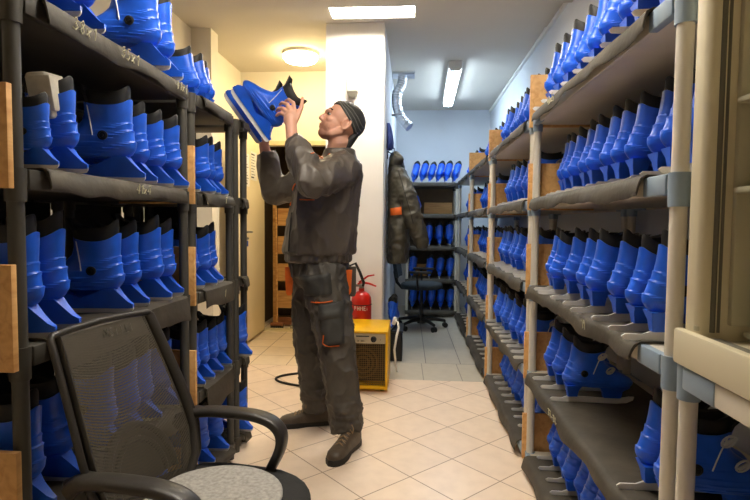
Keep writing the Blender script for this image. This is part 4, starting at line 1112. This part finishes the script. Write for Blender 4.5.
# trousers
p = MB(); rings = []
for z, cx, hd_, hw_ in ((.985, -.492, .150, .175), (.93, -.495, .158, .182), (.87, -.492, .150, .180), (.82, -.49, .125, .165)):
    c_ = V((cx, 2.745, z)); rings.append([c_ + cf * (hd_ * math.cos(a)) + cs * (hw_ * math.sin(a)) for a in np.linspace(0, 2 * PI, 33)[:-1]])
p.loft(rings)
p.chain([HL + V((0, 0, -.02)), HL.lerp(KL, .45), KL], (.122, .108, .092), 18); p.tube([KL, KL.lerp(AL, .5), KL.lerp(AL, .9), KL.lerp(AL, .965)], [.092, .084, .082, .078], 18)
p.chain([HR + V((0, 0, -.02)), HR.lerp(KR, .45), KR], (.122, .106, .090), 18); p.tube([KR, KR.lerp(AR, .5), KR.lerp(AR, .9), KR.lerp(AR, .975)], [.090, .082, .080, .078], 18)
def td(v): return .012 * max(0, rid(v, (10, 10, 5), 7)) ** 3 + .009 * max(0, rid(v, (18, 18, 12), 9)) ** 3 + .0012 * rid(v, (40, 40, 30), 5) + (.007 * rid(v, (6, 6, 34), 2) if v.z < .28 else 0) - .005
tr = remeshed(p, 'trousers', M['trousers'], .006, man, 3, .5, td)
tt = bvh_of(tr)
cg = patch(tt, [(-.455, .715), (-.335, .735), (-.325, .555), (-.435, .535)], 10, 12, .004, .016).build('cargo_pocket', M['pocket'], man, 60)
patch([*tt, *bvh_of(cg)], [(-.46, .745), (-.33, .765), (-.332, .69), (-.455, .672)], 10, 6, .004, .008).build('pocket_flap', M['pocket'], cg, 60)
line_on(tt, [(-.50, .752), (-.42, .757), (-.38, .765)], .0035, .003).build('orange_piping', M['orange'], man, 60)
line_on([*tt, *bvh_of(cg)], [(-.425, .60), (-.43, .56), (-.40, .545), (-.34, .545)], .003, .003).build('orange_piping', M['orange'], man, 60)
patch(tt, [(-.575, .88), (-.40, .90), (-.39, .80), (-.56, .775)], 10, 8, .003, .008).build('hip_pocket', M['pocket'], man, 60)
def flap(name, c_, d1, L, w_, m_):
    q = MB(); rr = []
    for s_ in (0, .25, .6, .9, 1):
        ww = w_ * (1 - .35 * s_) * (1 if s_ < 1 else .6); p_ = V(c_) + V(d1) * s_ * L
        rr.append([p_ + V((dx * ww, dy * .010 - .006 * math.sin(s_ * 5), 0)) for dx, dy in ((-1, -.6), (0, -1), (1, -.6), (1, .6), (0, 1), (-1, .6))])
    return q.loft(rr).build(name, m_, man, 60)
flap('orange_pocket_lining', (-.335, 2.70, .905), (.02, -.02, -1), .13, .026, M['orange'])
flap('back_pocket_flap', (-.318, 2.735, .92), (.05, .0, -1), .16, .026, M['trousers'])
flap('orange_pocket_lining', (-.640, 2.70, .915), (-.03, -.02, -1), .15, .024, M['orange'])
line_on(jt, [(-.585, 1.375), (-.612, 1.34), (-.628, 1.28), (-.632, 1.23)], .004, .002).build('orange_piping', M['orange'], man, 60)
line_on(jt, [(-.56, 1.265), (-.52, 1.262), (-.47, 1.262)], .003, .002).build('orange_piping', M['orange'], man, 60)
line_on(jt, [(-.47, 1.47), (-.44, 1.485), (-.41, 1.50)], .0025, .002).build('orange_piping', M['orange'], man, 60)
line_on(jt, [(-.612, 1.20), (-.615, 1.08), (-.618, .99)], .004, .002).build('zip', M['rubber'], man, 60)
# work shoes
def shoe(ank, toe, heel):
    toe, heel = V(toe), V(heel); d = (toe - heel); L = d.length; d.normalize(); s_ = V((-d.y, d.x, 0))
    def pt(x, y, z): q = heel + d * (x * L) + s_ * y; return V((q.x, q.y, z))
    so = MB(); ol = [(0, .028), (.06, .036), (.25, .036), (.45, .034), (.65, .046), (.82, .047), (.93, .036), (1.0, .014)]
    outl = [(x, y) for x, y in ol] + [(x, -y) for x, y in reversed(ol)]
    so.loft([[pt(x, y, .0015) for x, y in outl], [pt(x, y * 1.06, .012) for x, y in outl], [pt(x, y * 1.05, .028) for x, y in outl], [pt(x, y * .95, .031) for x, y in outl]])
    so_ = so.build('shoe_sole', M['sole'], man, 40)
    up_ = MB(); tops = [(.0, .028, .095), (.06, .035, .128), (.16, .038, .135), (.30, .038, .130), (.42, .036, .112), (.55, .040, .088), (.70, .045, .073), (.84, .044, .066), (.93, .034, .058), (.985, .014, .044)]
    rr = []
    for x, w_, h in tops: rr.append([pt(x, w_ * math.copysign(abs(math.cos(a)) ** .7, math.cos(a)), .027 + (h - .027) * max(0, math.sin(a)) ** .7) for a in np.linspace(0, PI, 13)] + [pt(x, -w_ * .5, .026), pt(x, w_ * .5, .026)])
    up_.loft(rr)
    u_ = up_.build('work_shoe', M['shoe'], man, 50); so_.parent = u_
    la = MB()
    for i in range(5):
        x = .36 + .075 * i; h = float(np.interp(x, [t_[0] for t_ in tops], [t_[2] for t_ in tops])) + .002
        la.tube([pt(x, -.024, h - .010), pt(x + .02, 0, h + .001), pt(x + .045, .024, h - .012)], .0026, 6); la.tube([pt(x, .024, h - .010), pt(x + .02, 0, h + .003), pt(x + .045, -.024, h - .012)], .0026, 6)
    h = .134
    for sg in (-1, 1): la.tube([pt(.36, 0, h - .006), pt(.42, sg * .03, h + .012), pt(.50, sg * .05, h + .004), pt(.50, sg * .045, h - .02), pt(.42, sg * .02, h - .012)], .0024, 6)
    la.build('laces', M['lace'], u_, 60)
shoe(AL, (-.368, 2.375, 0), (-.275, 2.655, 0)); shoe(AR, (-.735, 2.825, 0), (-.448, 2.91, 0))

# the pair of skates he is lifting: toes up and left, soles to the lower left
def held(proto, heel, toe, scale, label, roll=0.0):
    heel, toe = V(heel), V(toe); d = (toe - heel).normalized(); y_ = V((0, 1, 0)); y_ = (y_ - d * y_.dot(d)).normalized(); z_ = d.cross(y_).normalized()
    if z_.x < 0: y_ = -y_; z_ = -z_
    Q = Matrix((d, y_, z_)).transposed(); Q = Q @ Matrix.Rotation(roll, 3, 'X')
    o = put(proto, heel - Q @ V((-.085, 0, 0)) * scale, Q.to_euler(), label, None, scale); return o
held(protoT, (-.768, 2.675, 1.572), (-.962, 2.675, 1.838), 1.08, "blue skate held nearest the camera in the man's raised hands")
held(protoTs, (-.852, 2.800, 1.582), (-1.045, 2.800, 1.848), 1.08, "blue skate held behind the other in the man's raised hands")

# ------------------------------------------------------------------ world and render look
wd = bpy.data.worlds.new('world'); SC.world = wd; wd.use_nodes = True
wd.node_tree.nodes['Background'].inputs['Color'].default_value = (.5, .55, .6, 1)
wd.node_tree.nodes['Background'].inputs['Strength'].default_value = 0.0
SC.view_settings.view_transform = 'Standard'; SC.view_settings.look = 'None'
SC.view_settings.exposure = 0.0; SC.view_settings.gamma = 1.0
SC.view_settings.use_curve_mapping = False
SC.cycles.max_bounces = 8; SC.cycles.diffuse_bounces = 5; SC.cycles.transparent_max_bounces = 12
